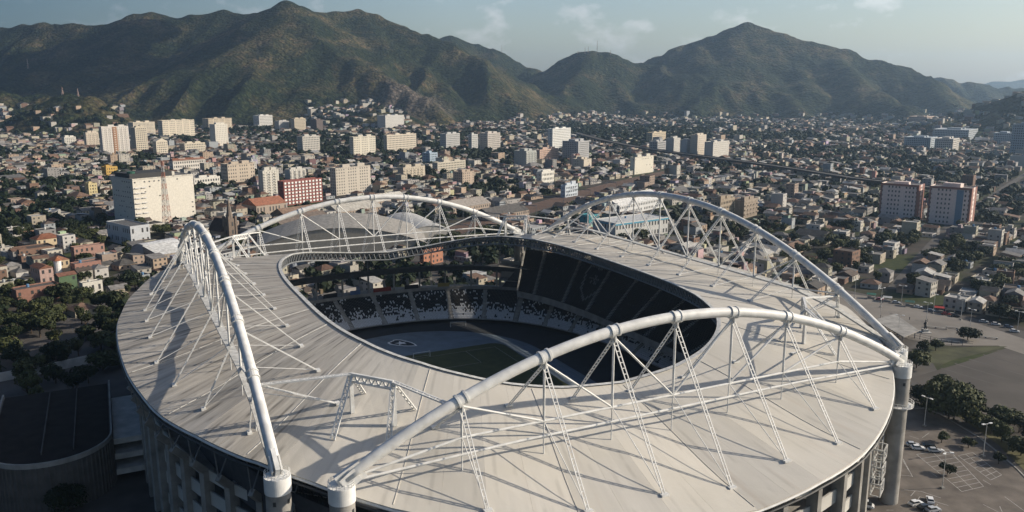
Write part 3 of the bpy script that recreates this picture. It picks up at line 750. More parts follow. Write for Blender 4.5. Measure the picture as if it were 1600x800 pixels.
# shield with a five-pointed star behind the goal
def emblem(cx_, cy_, size, rot):
    def tr(P): return [(cx_+size*(x*cos(rot)-y*sin(rot)), cy_+size*(x*sin(rot)+y*cos(rot))) for x, y in P]
    sh = [(-1,0),(-.72,.22),(-.35,.40),(.1,.50),(.55,.52),(.80,.44),(.92,.28),(.86,.12),(.90,0),(.86,-.12),(.92,-.28),(.80,-.44),(.55,-.52),(.1,-.50),(-.35,-.40),(-.72,-.22)]
    e = MB(); e.sheet(tr(sh)[::-1], FZ+.010); o = e.build('shield_emblem', M['white'], arena_o)
    e = MB(); e.sheet(tr([(x*.86+.012, y*.8) for x, y in sh])[::-1], FZ+.016); e.build('shield_field', M['track_dark'], o)
    st = []
    for i in range(10):
        a = pi+i*pi/5; r = .40 if i % 2 == 0 else .165; st.append((.15+r*cos(a), r*sin(a)))
    e = MB()
    for i in range(10): e.sheet(tr([(.15,0), st[i], st[(i+1) % 10]]), FZ+.022)
    e.build('star', M['white'], o)
emblem(-.5, 75, 7.6, pi/2-SROT+radians(62))
# goals
def goal(x, y, rz, label):
    o = empty('football_goal', s2w(x, y, FZ+.03), SROT+rz); tag(o, label, 'goal', 'football goals')
    m = MB()
    for s in (-1, 1): m.tube([(3.66*s,0,0),(3.66*s,0,2.44)], .09, 6)
    m.tube([(-3.66,0,2.44),(3.66,0,2.44)], .09, 6); m.build('goal_frame', M['white'], o)
    m = MB()
    for s in (-1, 1): m.tube([(3.66*s,0,2.44),(3.66*s,.9,2.4),(3.66*s,2,0),(3.66*s,0,.02)], .05, 5)
    m.tube([(-3.66,2,0.02),(3.66,2,.02)], .05, 5); m.build('net_support', M['steel_dirty'], o)
goal(0, 52.6, 0, 'white football goal on the pitch line in front of the shield emblem')
goal(31.5, 88, radians(-15), 'white spare football goal parked below the white seats')
# stands
def stand(name, f1, z1, f2, z2, th0, th1, rows, seat_fn, aisles, dseat=.72):
    """stepped terrace between two ovals with seats on each step"""
    na = max(16, int(abs(th1-th0)*110)); tm = MB()
    R1 = lambda a: r_se(a, *f1); R2 = lambda a: r_se(a, *f2)
    for i in range(rows):
        fa_, fb = i/rows, (i+1)/rows; za, zb = z1+(z2-z1)*fa_, z1+(z2-z1)*fb
        for k in range(na):
            a, b_ = th0+(th1-th0)*k/na, th0+(th1-th0)*(k+1)/na
            ra0, ra1 = R1(a)*(1-fa_)+R2(a)*fa_, R1(a)*(1-fb)+R2(a)*fb
            rb0, rb1 = R1(b_)*(1-fa_)+R2(b_)*fa_, R1(b_)*(1-fb)+R2(b_)*fb
            tm.add([(ra0*cos(a),ra0*sin(a),za),(rb0*cos(b_),rb0*sin(b_),za),(ra0*cos(a),ra0*sin(a),zb),(rb0*cos(b_),rb0*sin(b_),zb),(ra1*cos(a),ra1*sin(a),zb),(rb1*cos(b_),rb1*sin(b_),zb)],
                   [(0,1,3,2),(2,3,5,4)])
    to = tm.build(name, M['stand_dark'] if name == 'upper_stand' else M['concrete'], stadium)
    sm = MB()
    for i in range(rows):
        f = (i+.55)/rows; z = z1+(z2-z1)*(i+1)/rows
        a = min(th0, th1); hi = max(th0, th1)
        while a < hi:
            r = R1(a)*(1-f)+R2(a)*f; da = dseat/r
            if not any(abs(((a-x+pi) % (2*pi))-pi)*r < 1.2 for x in aisles):
                c = seat_fn(a, i, r)
                if c is not None:
                    sm.cur = c; cc, ss_ = cos(a), sin(a); w = .29
                    p = Vector((r*cc, r*ss_, z)); T = Vector((-ss_,cc,0)); N = Vector((cc,ss_,0))
                    q = [p-T*w-N*.25, p+T*w-N*.25, p+T*w+N*.2, p-T*w+N*.2]
                    u_ = Vector((0,0,.42)); u2 = Vector((0,0,.85))
                    sm.add([tuple(x) for x in (q[0]+u_, q[1]+u_, q[2]+u_, q[3]+u_, q[2]+u2, q[3]+u2, q[0], q[1])], [(0,1,2,3),(3,2,4,5),(6,7,1,0)])
            a += da
    sm.build('seats', M['seat'], to, color=True, stuff=True)
    for x in aisles:
        if min(th0,th1)+.005 < x < max(th0,th1)-.005:
            am = MB(); c, s = cos(x), sin(x)
            for i in range(rows):
                f = (i+.5)/rows; r = R1(x)*(1-f)+R2(x)*f; z = z1+(z2-z1)*(i+1)/rows; dr = (R2(x)-R1(x))/rows/2
                am.obox((r*c, r*s, z-.05), (c,s,0), (-s,c,0), (0,0,1), dr, .95, .12)
            am.build('aisle_stair', M['concrete_light'], to)
    return to
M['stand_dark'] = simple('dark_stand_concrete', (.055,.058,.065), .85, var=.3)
srnd = random.Random(3)
LOW1, LOW2 = (79.5, 102, 2.4), (96, 121, 2.6)
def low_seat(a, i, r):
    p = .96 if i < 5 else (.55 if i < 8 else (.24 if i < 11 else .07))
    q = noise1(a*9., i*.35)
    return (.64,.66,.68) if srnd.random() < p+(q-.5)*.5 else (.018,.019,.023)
aw = [radians(x) for x in range(-180, 180, 9)]
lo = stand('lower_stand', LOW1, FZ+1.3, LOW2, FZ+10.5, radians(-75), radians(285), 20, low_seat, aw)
UP1, UP2 = (75.5, 121, 3), (100, 148, 2.6)
# shield outlined in paler seats on the right-hand upper stand
def shield_dist(x, y):
    P = [(-1,0),(-.45,.45),(.35,.6),(.8,.5),(.72,0),(.8,-.5),(.35,-.6),(-.45,-.45)]
    d = 9
    for (x0,y0),(x1,y1) in zip(P, P[1:]+P[:1]):
        dx, dy = x1-x0, y1-y0; t = max(0, min(1, ((x-x0)*dx+(y-y0)*dy)/(dx*dx+dy*dy))); d = min(d, hypot(x-x0-t*dx, y-y0-t*dy))
    return d
def up_seat(side):
    def fn(a, i, r):
        if side > 0:
            yy = (a-radians(33))*r/11.; xx = (i-18)/13.
            d = shield_dist(xx, yy); rr = hypot(xx-.1, yy); an = atan2(yy, xx-.1)
            if d < .05 or rr < .30*(.55+.45*cos(5*an)): return (.22,.23,.24)
            if a < radians(-6) and -14 < math.degrees(a) and 2 < i < 10 and int(math.degrees(a)*1.2) % 3 == 0: return (.3,.32,.34)
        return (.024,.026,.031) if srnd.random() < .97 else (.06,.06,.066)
    return fn
U_END = atan2(93, 66.5)
for sd in (1, -1):
    t0, t1 = (-U_END, U_END) if sd > 0 else (pi-U_END, pi+U_END)
    ais = [t0+(t1-t0)*(j+.5)/11 for j in range(11)]
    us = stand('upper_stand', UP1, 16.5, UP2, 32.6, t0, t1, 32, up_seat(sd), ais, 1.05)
    # parapet in front, walls at both ends, back wall up towards the eaves
    m = MB(); n_ = 80
    for k in range(n_):
        a, b_ = t0+(t1-t0)*k/n_, t0+(t1-t0)*(k+1)/n_; ra, rb = r_se(a,*UP1)-.5, r_se(b_,*UP1)-.5
        m.beam((ra*cos(a), ra*sin(a), 15.9), (rb*cos(b_), rb*sin(b_), 15.9), .2, 1.5)
    m.build('front_parapet', M['concrete'], us)
    m = MB()
    for k in range(n_):
        a, b_ = t0+(t1-t0)*k/n_, t0+(t1-t0)*(k+1)/n_; ra, rb = r_se(a,*UP2)+.3, r_se(b_,*UP2)+.3
        m.add([(ra*cos(a),ra*sin(a),24),(rb*cos(b_),rb*sin(b_),24),(rb*cos(b_),rb*sin(b_),33.3),(ra*cos(a),ra*sin(a),33.3)], [(0,1,2,3)])
        m.add([((ra+.3)*cos(a),(ra+.3)*sin(a),24),((rb+.3)*cos(b_),(rb+.3)*sin(b_),24),((rb+.3)*cos(b_),(rb+.3)*sin(b_),33.3),((ra+.3)*cos(a),(ra+.3)*sin(a),33.3)], [(3,2,1,0)])
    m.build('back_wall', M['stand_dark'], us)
    for a in (t0, t1):
        m = MB(); p = Vector((r_se(a,*UP1)*cos(a), r_se(a,*UP1)*sin(a), 16.5)); q = Vector((r_se(a,*UP2)*cos(a), r_se(a,*UP2)*sin(a), 32.6)); e = a+(.006 if a == t1 else -.006)
        m.beam(p+Vector((0,0,.6)), q+Vector((0,0,.6)), .35, .9); m.build('end_parapet', M['concrete_light'], us)
        m = MB(); T = Vector((-sin(a), cos(a), 0))*(.15 if a == t1 else -.15); b0 = Vector((p.x,p.y,13)); b1 = Vector((q.x,q.y,13))
        m.add([tuple(x+T) for x in (b0,b1,q,p)]+[tuple(x-T) for x in (b0,b1,q,p)], [(0,1,2,3),(7,6,5,4),(0,4,5,1),(3,2,6,7),(1,5,6,2),(0,3,7,4)]); m.build('end_wall', M['concrete'], us)
# concourse ring behind the lower seats: wall, floor slab, columns and the upper ring beam at the open ends
cr = MB(); n_ = 120
def ringband(mb, f0, f1, z0, z1, th0, th1, n_=60):
    for k in range(n_):
        a, b_ = th0+(th1-th0)*k/n_, th0+(th1-th0)*(k+1)/n_
        A0, A1, B0, B1 = r_se(a,*f0), r_se(a,*f1), r_se(b_,*f0), r_se(b_,*f1)
        V = [(A0*cos(a),A0*sin(a),z0),(A1*cos(a),A1*sin(a),z0),(B1*cos(b_),B1*sin(b_),z0),(B0*cos(b_),B0*sin(b_),z0)]
        V += [(x,y,z1) for x,y,_ in V]; mb.add(V, [(0,3,2,1),(4,5,6,7),(1,2,6,5),(3,0,4,7)])
ringband(cr, (96.3,121.3,2.6), (107,134,2.3), FZ+10.4, FZ+11.2, 0, 2*pi, 120)
conc = cr.build('concourse_slab', M['concrete'], stadium)
for c_ in (pi/2, -pi/2):
    w_ = pi/2-U_END+.02
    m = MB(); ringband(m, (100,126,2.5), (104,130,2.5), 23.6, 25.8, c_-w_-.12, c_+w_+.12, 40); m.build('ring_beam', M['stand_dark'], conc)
    m = MB(); ringband(m, (96.6,121.6,2.6), (97.1,122.1,2.6), FZ+11.2, FZ+12.6, c_-w_-.1, c_+w_+.1, 40); m.build('parapet', M['concrete'], conc)
    for j in range(-7, 8):
        a = c_+j*(w_+.08)/7; r = r_se(a, 102, 128, 2.5); m = MB()
        m.tube([(r*cos(a), r*sin(a), FZ+11), (r*cos(a), r*sin(a), 23.7)], .5, 8); m.build('concourse_column', M['concrete'], conc)
        if j % 3 == 0:
            m = MB(); m.tube([(r*cos(a), r*sin(a), 25.7), (r*cos(a), r*sin(a), roof_z(r*cos(a), r*sin(a))-.5)], .22, 6); m.build('roof_prop', M['truss_grey'], conc)
    # kiosks and banners along the open concourse
    for j, (da, wd, colr) in enumerate([(-.30,6,(.3,.24,.08)),(-.17,7,(.03,.03,.035)),(-.05,9,(.28,.05,.04)),(.06,5,(.1,.16,.3)),(.16,7,(.02,.02,.025)),(.27,4,(.5,.5,.48))]):
        a = c_+da; r = r_se(a, 99.5, 125.5, 2.5); m = MB(); m.cur = colr
        m.obox((r*cos(a), r*sin(a), FZ+12.7), (-sin(a),cos(a),0), (cos(a),sin(a),0), (0,0,1), wd/2, .25, 1.1); m.build('concourse_banner', M['tint'], conc, color=True)

# ------------------------------------------------------------------ trees
def leaf_material(name, dark, light):
    m, n, l, b = mat_(name)
    oi = n.new('ShaderNodeObjectInfo'); ge = n.new('ShaderNodeNewGeometry'); ns = n.new('ShaderNodeTexNoise'); ns.inputs['Scale'].default_value = .45; ns.inputs['Detail'].default_value = 4
    ad = n.new('ShaderNodeMath'); ad.operation = 'MULTIPLY_ADD'; ad.inputs[1].default_value = .62
    sb = n.new('ShaderNodeMath'); sb.operation = 'SUBTRACT'; sb.inputs[1].default_value = .31
    l.new(ge.outputs['Position'], ns.inputs['Vector']); l.new(oi.outputs['Random'], ad.inputs[0]); l.new(ns.outputs['Fac'], ad.inputs[2]); l.new(ad.outputs['Value'], sb.inputs[0])
    rp = n.new('ShaderNodeValToRGB'); e = rp.color_ramp.elements; e[0].position, e[0].color = .28, dark+(1,); e[1].position, e[1].color = .75, light+(1,)
    l.new(sb.outputs['Value'], rp.inputs['Fac']); l.new(rp.outputs['Color'], b.inputs['Base Color'])
    b.inputs['Roughness'].default_value = .7; b.inputs['Specular IOR Level'].default_value = .2
    return m
M['leaf'] = leaf_material('tree_leaves', (.011,.019,.007), (.064,.072,.026))
def crown_mesh(name, seed, R, Hc, nleaf, leaf, nclump=11, flat=.75):
    r = random.Random(seed); m = MB()
    cl = []
    for i in range(nclump):
        a = r.random()*2*pi; d = R*.72*sqrt(r.random()); z = Hc*(.25+.6*r.random())*(1-.35*(d/R)**2)
        cl.append((Vector((d*cos(a), d*sin(a), z)), R*(.30+.24*r.random())))
    for i in range(nleaf):
        c, cr = cl[i % nclump]
        v = Vector((r.gauss(0,1), r.gauss(0,1), r.gauss(0,1))).normalized()
        p = c+Vector((v.x, v.y, v.z*flat))*cr*(.55+.5*r.random()**.6)
        if p.z < Hc*.02: p.z = Hc*.02+r.random()*.5
        nrm = (v+Vector((r.gauss(0,.5), r.gauss(0,.5), r.gauss(0,.5)+.3))).normalized()
        t = nrm.cross(Vector((r.random()-.5, r.random()-.5, r.random()-.5))).normalized(); u_ = nrm.cross(t)
        s = leaf*(.6+.8*r.random())
        m.add([tuple(p-t*s-u_*s*.6), tuple(p+t*s-u_*s*.5), tuple(p+t*s*.8+u_*s*.6), tuple(p-t*s*.7+u_*s*.7)], [(0,1,2,3)])
    return m.mesh(name, M['leaf'])
def trunk_mesh(name, seed, h, R):
    r = random.Random(seed); m = MB()
    m.tube([(0,0,-.3),(.1,.05,h*.5),(.0,.1,h),(.1,0,h*1.5)], [.32,.25,.2,.1], 7)
    for i in range(5):
        a = 2*pi*i/5+r.random(); q = R*.55
        m.tube([(0,0,h*.8),(q*.5*cos(a),q*.5*sin(a),h*1.15),(q*cos(a),q*sin(a),h*1.6)], [.16,.11,.05], 5)
    return m.mesh(name, M['tree_bark'])
TREE = [(crown_mesh('crown', 1, 5.2, 6.2, 1500, .42), trunk_mesh('trunk', 1, 2.6, 5.2), 2.2),
        (crown_mesh('crown', 2, 4.0, 5.0, 1100, .38), trunk_mesh('trunk', 2, 2.2, 4.0), 1.8),
        (crown_mesh('crown', 3, 6.2, 5.2, 1700, .46, 14), trunk_mesh('trunk', 3, 2.8, 6.2), 2.4),
        (crown_mesh('crown', 4, 3.2, 6.8, 1000, .36, 9, 1.0), trunk_mesh('trunk', 4, 2.4, 3.2), 2.0)]
BIG = (crown_mesh('crown', 9, 8.4, 9.5, 5200, .40, 26), trunk_mesh('trunk', 9, 3.4, 8.0), 2.6)
trees_made = []
def tree(P, label=None, proto=None, scale=1., group='trees of the city'):
    cm, tm, dz = proto if proto else rnd.choice(TREE)
    o = empty('tree', P, rnd.random()*6.28); tag(o, label, 'tree', group)
    link('trunk', tm, o); link('crown', cm, o, (0,0,dz))
    o.scale = (scale*rnd.uniform(.9,1.1), scale*rnd.uniform(.9,1.1), scale*rnd.uniform(.85,1.15))
    trees_made.append(o); return o

# ------------------------------------------------------------------ landmark buildings
BETA0 = radians(-40)
occupied = []      # footprints in the place, (x, y, radius)
landmarks = []     # (px, py, phrase) for describing neighbours
def block(x0, x1, yt, yb, col, label, floors=8, frac=.25, beta=None, style='grid', pier=3.4, phrase=None, name='apartment_building', cat='building', roofcol=None, depth_m=None, group=None, gz=None, bandcol=None, glass='window', tank=True, band=.5):
    """a building whose near vertical edge stands at photo x = x0+frac*(x1-x0), foot at yb"""
    be = BETA0 if beta is None else radians(beta)
    xc = x0+frac*(x1-x0)
    z0 = 0.0
    P = at(xc, yb, 0.0)
    if gz: 
        for _ in range(6): z0 = ground_h(P.x, P.y); P = at(xc, yb, z0)
    dep = to_px(P)[2]; gam = atan2(-P.y, -P.x)
    cA = max(.18, cos(be-gam)); cB = max(.18, abs(cos(be-pi/2-gam)))
    pw = (x1-x0)*dep/FPX; W = pw*(1-frac)/cA; D = pw*frac/cB if frac > .02 else 10.
    if depth_m: D = depth_m
    D = max(D, 6.); W = max(W, 6.)
    Hh = (yb-yt)*dep/FPX/cos(PITCH)*.97
    root = empty(name, (P.x, P.y, z0), be+pi/2); tag(root, label, cat, group)
    c = cos(be+pi/2); s = sin(be+pi/2); ctr = (P.x+c*W/2-s*D/2, P.y+s*W/2+c*D/2)
    occupied.append((ctr[0], ctr[1], hypot(W, D)/2+3)); landmarks.append(((x0+x1)/2, (yt+yb)/2, phrase or label))
    fh = Hh/floors
    wall = MB(); wall.cur = col
    if style == 'punch':
        wall.box(0,W,0,D,-1,Hh); wall.build('wall', M['tint'], root, color=True)
        wn_ = MB(); nx = max(2, int(round(W/pier))); ny = max(2, int(round(D/pier)))
        for f in range(floors):
            z = f*fh+fh*.36; z2 = f*fh+fh*.80
            for k in range(nx):
                if k % 5 != 4: x = (k+.5)*W/nx; wn_.box(x-pier*.2, x+pier*.2, -.05, .3, z, z2)
            for k in range(ny):
                if k % 5 != 4: y = (k+.5)*D/ny; wn_.box(-.05, .3, y-pier*.2, y+pier*.2, z, z2); wn_.box(W-.3, W+.05, y-pier*.2, y+pier*.2, z, z2)
        wn_.build('windows', M[glass], root, stuff=True)
    elif style == 'blank':
        wall.box(0,W,0,D,-1,Hh); wall.build('wall', M['tint'], root, color=True)
        wn_ = MB()
        for f in range(floors):
            z = (f+.5)*fh
            for k in range(max(1, int(W/4.2))):
                if rnd.random() < (.5 if f == floors-1 else .06): wn_.box(k*4.2+1.2, k*4.2+2.6, -.06, .3, z-.5, z+.6)
            for k in range(max(1, int(D/4.2))):
                if rnd.random() < .35: wn_.box(-.06, .3, k*4.2+1.2, k*4.2+2.6, z-.5, z+.6)
        if wn_.v: wn_.build('windows', M[glass], root, stuff=True)
    else:
        core_ = MB(); core_.box(.35,W-.35,.35,D-.35,-1,Hh-.4); core_.build('glazing', M[glass], root)
        bc = bandcol or col
        hb = fh*band
        for f in range(floors+1):
            z = f*fh; wall.cur = bc if f < floors else col
            wall.box(0,W,0,D, z-hb*.5 if f else -1, z+hb*.5 if f < floors else Hh+.5)
        wall.cur = col
        nx = max(2, int(round(W/pier))); ny = max(2, int(round(D/pier)))
        pw_ = pier*(.22 if style == 'grid' else .4)
        for k in range(nx+1):
            x = k*W/nx; big = 2.0 if k in (0, nx) else 1.
            x_0, x_1 = max(-.03, x-pw_*big), min(W+.03, x+pw_*big)
            wall.box(x_0, x_1, -.04, .34, -1, Hh+.3); wall.box(x_0, x_1, D-.34, D+.04, -1, Hh+.3)
        for k in range(ny+1):
            y = k*D/ny; big = 2.0 if k in (0, ny) else 1.
            y_0, y_1 = max(.01, y-pw_*big), min(D-.01, y+pw_*big)
            wall.box(-.05, .33, y_0, y_1, -1, Hh+.28); wall.box(W-.33, W+.05, y_0, y_1, -1, Hh+.28)
        wall.build('wall', M['tint'], root, color=True)
        if style == 'balcony':
            b = MB(); b.cur = tuple(min(.8, q*1.1) for q in col)
            for f in range(1, floors):
                for k in range(0, nx, 2):
                    xa, xb = (k+.12)*W/nx, (k+.95)*W/nx
                    b.box(xa, xb, -1.3, -.05, f*fh-.15, f*fh); b.box(xa, xb, -1.4, -1.25, f*fh-.1, f*fh+.95)
            b.build('balconies', M['tint'], root, color=True, stuff=True)
    rf = MB(); rc = roofcol or (.2,.19,.18); rf.cur = rc
    rf.box(.4, W-.4, .4, D-.4, Hh-.2, Hh+.35); rf.cur = tuple(min(.75, q*1.02) for q in col)
    for a in ((-.02,W+.02,-.06,.3),(-.02,W+.02,D-.3,D+.06),(-.07,.28,.3,D-.3),(W-.28,W+.07,.3,D-.3)): rf.box(*a, Hh+.2, Hh+1.15)
    ro = rf.build('roof', M['tint_roof'], root, color=True)
    if tank:
        for j in range(1+(W > 18)):
            t = MB(); t.cur = tuple(q*.92 for q in col); tx = W*(.3+.4*j+.1*rnd.random()); tw = min(5, W*.16)
            t.box(tx-tw, tx+tw, D*.3, D*.7, Hh+.3, Hh+rnd.uniform(2.6,4.2)); t.build('stair_housing', M['tint'], ro, color=True)
    return root, W, D, Hh
CRE = (.58,.52,.42); WHI = (.62,.61,.58); BEI = (.50,.43,.33); GRY = (.33,.33,.32); PNK = (.50,.36,.29); SHD = (.42,.41,.40)
LM = [
 # x0 x1 ytop ybase colour label floors frac style phrase
 (183,304,281,353, (.60,.57,.50), 'huge cream windowless block with dark rooftop plant beside the lattice mast', 9, .25, 'blank', 'the huge cream windowless block'),
 (159,201,199,244, (.56,.53,.49), 'white balcony tower with a brown middle strip at the foot of the hills', 13, .08, 'balcony', 'the white balcony tower'),
 (202,241,192,214, CRE, 'cream stepped tower partly behind the narrow beige tower', 10, .2, 'grid', 'the cream stepped tower'),
 (207,231,200,239, (.52,.47,.38), 'narrow beige tower with a dark shaded flank', 12, .3, 'grid', 'the narrow beige tower'),
 (249,303,189,217, CRE, 'wide cream slab of flats with many window columns', 9, .12, 'punch', 'the wide cream slab'),
 (318,362,186,206, BEI, 'pair of beige flats joined behind the notched cream tower', 8, .2, 'punch', 'the joined beige flats'),
 (330,357,195,232, (.60,.57,.50), 'notched cream tower standing alone below the hillside', 12, .3, 'piers', 'the notched cream tower'),
 (0,24,179,201, (.45,.40,.33), 'beige slab of flats cut by the picture edge', 9, .3, 'grid', 'the beige slab at the edge'),
 (26,60,177,203, (.55,.47,.36), 'broad beige slab of flats below the dark hillside', 10, .12, 'punch', 'the broad beige slab'),
 (240,262,222,243, CRE, 'gabled cream block in front of the wide cream slab', 6, .25, 'grid', 'the gabled cream block'),
 (282,320,225,240, (.55,.50,.40), 'low cream terrace of flats beside the notched tower', 4, .2, 'grid', 'the low cream terrace'),
 (98,118,215,230, (.6,.58,.52), 'white mid-rise flats left of the balcony tower', 6, .2, 'grid', 'the white mid-rise flats'),
 (133,154,208,232, (.52,.46,.38), 'beige mid-rise with stacked balconies left of the balcony tower', 8, .15, 'balcony', 'the beige balcony mid-rise'),
 (397,426,181,200, WHI, 'bright white flats under the mountain spur', 8, .3, 'grid', 'the bright white flats'),
 (430,452,190,206, (.47,.46,.44), 'grey ribbed flats under the mountain spur', 7, .3, 'grid', 'the grey ribbed flats'),
 (455,478,186,206, (.5,.44,.34), 'beige ribbed tower beside the dark round tower', 9, .25, 'grid', 'the beige ribbed tower'),
 (486,505,188,208, (.16,.13,.12), 'dark brown round-fronted tower below the hill favela', 10, .5, 'grid', 'the dark brown tower'),
 (590,632,181,203, (.52,.51,.48), 'twin pale towers below the cliff', 10, .3, 'piers', 'the twin pale towers'),
 (547,588,215,246, (.58,.54,.45), 'cream tower block with a raised roof room by the dark grove', 9, .15, 'punch', 'the cream tower by the grove'),
 (600,652,212,239, (.58,.52,.43), 'wide cream flats with pinkish lower floors', 8, .1, 'grid', 'the wide cream flats'),
 (688,719,210,233, (.46,.46,.45), 'grey white flats beyond the tree belt', 8, .3, 'grid', 'the grey white flats'),
 (732,747,211,237, (.50,.50,.48), 'slim pale slab beyond the tree belt', 9, .35, 'grid', 'the slim pale slab'),
 (749,782,209,236, (.50,.46,.42), 'curved beige and grey flats beyond the tree belt', 9, .4, 'grid', 'the beige and grey flats'),
 (465,500,214,238, (.48,.46,.42), 'stepped grey flats left of the dark grove', 7, .25, 'grid', 'the stepped grey flats'),
 (856,892,202,236, (.68,.68,.65), 'brilliant white high tower near the middle of the city', 13, .2, 'grid', 'the brilliant white tower'),
 (878,920,222,255, (.40,.40,.40), 'grey blue slab tower in front of the brilliant white one', 11, .6, 'grid', 'the grey blue slab'),
 (894,924,250,269, (.50,.45,.37), 'beige blank-walled box at the foot of the grey blue slab', 4, .6, 'blank', 'the beige blank box'),
 (803,838,237,264, (.38,.39,.37), 'grey and cream flats left of the brilliant white tower', 8, .55, 'balcony', 'the grey and cream flats'),
 (838,873,235,256, PNK, 'pinkish beige flats left of the brilliant white tower', 7, .15, 'grid', 'the pinkish beige flats'),
 (984,1021,247,273, (.58,.55,.47), 'cream blank-sided cube by the elevated road', 5, .2, 'blank', 'the cream blank cube'),
 (1010,1040,208,224, (.55,.47,.35), 'yellowish flats behind the elevated road', 6, .3, 'grid', 'the yellowish flats'),
 (1014,1040,222,240, (.36,.36,.36), 'low grey office with ribbon windows by the elevated road', 5, .5, 'grid', 'the low grey office'),
 (1040,1062,217,243, (.46,.45,.42), 'pale grey tower of the roadside group', 9, .55, 'piers', 'the pale grey roadside tower'),
 (1062,1080,220,246, (.40,.41,.42), 'blue grey tower of the roadside group', 9, .55, 'piers', 'the blue grey roadside tower'),
 (1078,1102,212,247, (.52,.47,.40), 'beige tower of the roadside group with lit edge', 11, .45, 'piers', 'the beige roadside tower'),
 (1100,1138,223,251, (.50,.48,.44), 'broad cream tower ending the roadside group', 9, .35, 'piers', 'the broad cream roadside tower'),
 (1415,1462,216,234, (.38,.42,.45), 'long blue white office with ribbon windows', 6, .8, 'grid', 'the long blue white office'),
 (1462,1496,218,238, (.50,.48,.44), 'pale ribbed block joined to the blue white office', 6, .75, 'grid', 'the pale ribbed block'),
 (1462,1525,204,220, (.40,.43,.45), 'long blue white slab behind the ribbed block', 5, .8, 'grid', 'the long blue white slab'),
 (1421,1458,183,198, (.42,.33,.27), 'brown flats with a lit end wall below the right hills', 6, .7, 'grid', 'the brown flats'),
 (1555,1584,209,226, (.38,.42,.45), 'blue grey mid-rise beside the tall blue grey tower', 5, .85, 'grid', 'the blue grey mid-rise'),
 (1582,1622,196,246, (.30,.35,.40), 'tall blue grey tower cut by the picture edge', 13, .9, 'grid', 'the tall blue grey tower'),
 (436,505,285,322, (.26,.10,.085), 'red block of flats with a grid of white panels', 7, .13, 'red', 'the red and white panel block'),
 (517,581,264,306, (.47,.43,.37), 'tall beige slab with rows of small windows behind the far arch', 9, .14, 'punch', 'the tall beige slab'),
 (406,437,268,310, (.52,.50,.45), 'white and grey balcony tower left of the red block', 10, .22, 'balcony', 'the white and grey balcony tower'),
 (446,478,266,286, (.50,.48,.44), 'pale balcony tower behind the red block', 9, .25, 'balcony', 'the pale balcony tower'),
 (622,665,263,283, (.46,.41,.33), 'beige balcony flats in front of the blue walled house', 5, .2, 'balcony', 'the beige balcony flats'),
 (676,729,255,270, (.50,.46,.38), 'long cream low flats near the tree row', 4, .15, 'grid', 'the long cream low flats'),
 (660,684,240,258, (.34,.42,.50), 'blue walled mid-rise with cream side', 5, .5, 'grid', 'the blue walled mid-rise'),
 (708,741,270,289, (.42,.34,.27), 'brown brick flats with shaded flank', 5, .45, 'punch', 'the brown brick flats'),
 (838,866,270,291, (.62,.60,.54), 'white three storey building above the railway', 3, .3, 'grid', 'the white three storey building'),
 (878,903,291,309, (.50,.55,.60), 'pale blue building beside the railway', 3, .2, 'grid', 'the pale blue building'),
 (347,398,258,286, (.47,.40,.32), 'brown and cream office with square windows', 5, .2, 'punch', 'the brown and cream office'),
 (301,343,280,294, (.60,.58,.53), 'long low white building with a row of square windows', 2, .08, 'grid', 'the long low white building'),
 (266,320,252,270, (.58,.55,.50), 'long white school with a terracotta roof', 3, .1, 'grid', 'the long white school'),
 (135,152,288,308, (.52,.44,.25), 'small yellow flats among dark trees', 4, .3, 'grid', 'the small yellow flats'),
 (160,183,262,276, (.50,.33,.10), 'ochre block with a white upper floor', 3, .3, 'grid', 'the ochre block'),
 (1110,1146,314,346, (.30,.25,.19), 'brown terraced flats behind the right arch', 4, .4, 'grid', 'the brown terraced flats'),
 (1148,1182,315,342, (.30,.25,.20), 'brown terraced flats with balconies behind the right arch', 4, .4, 'balcony', 'the brown balcony terrace'),
 (1376,1438,291,347, (.42,.37,.36), 'grey pink tower with brick red edges, nearer the stadium of the two', 8, .88, 'tower', 'the first grey pink tower'),
 (1453,1519,296,354, (.42,.37,.36), 'grey pink tower with brick red edges and a blue stripe', 8, .90, 'tower', 'the second grey pink tower'),
]
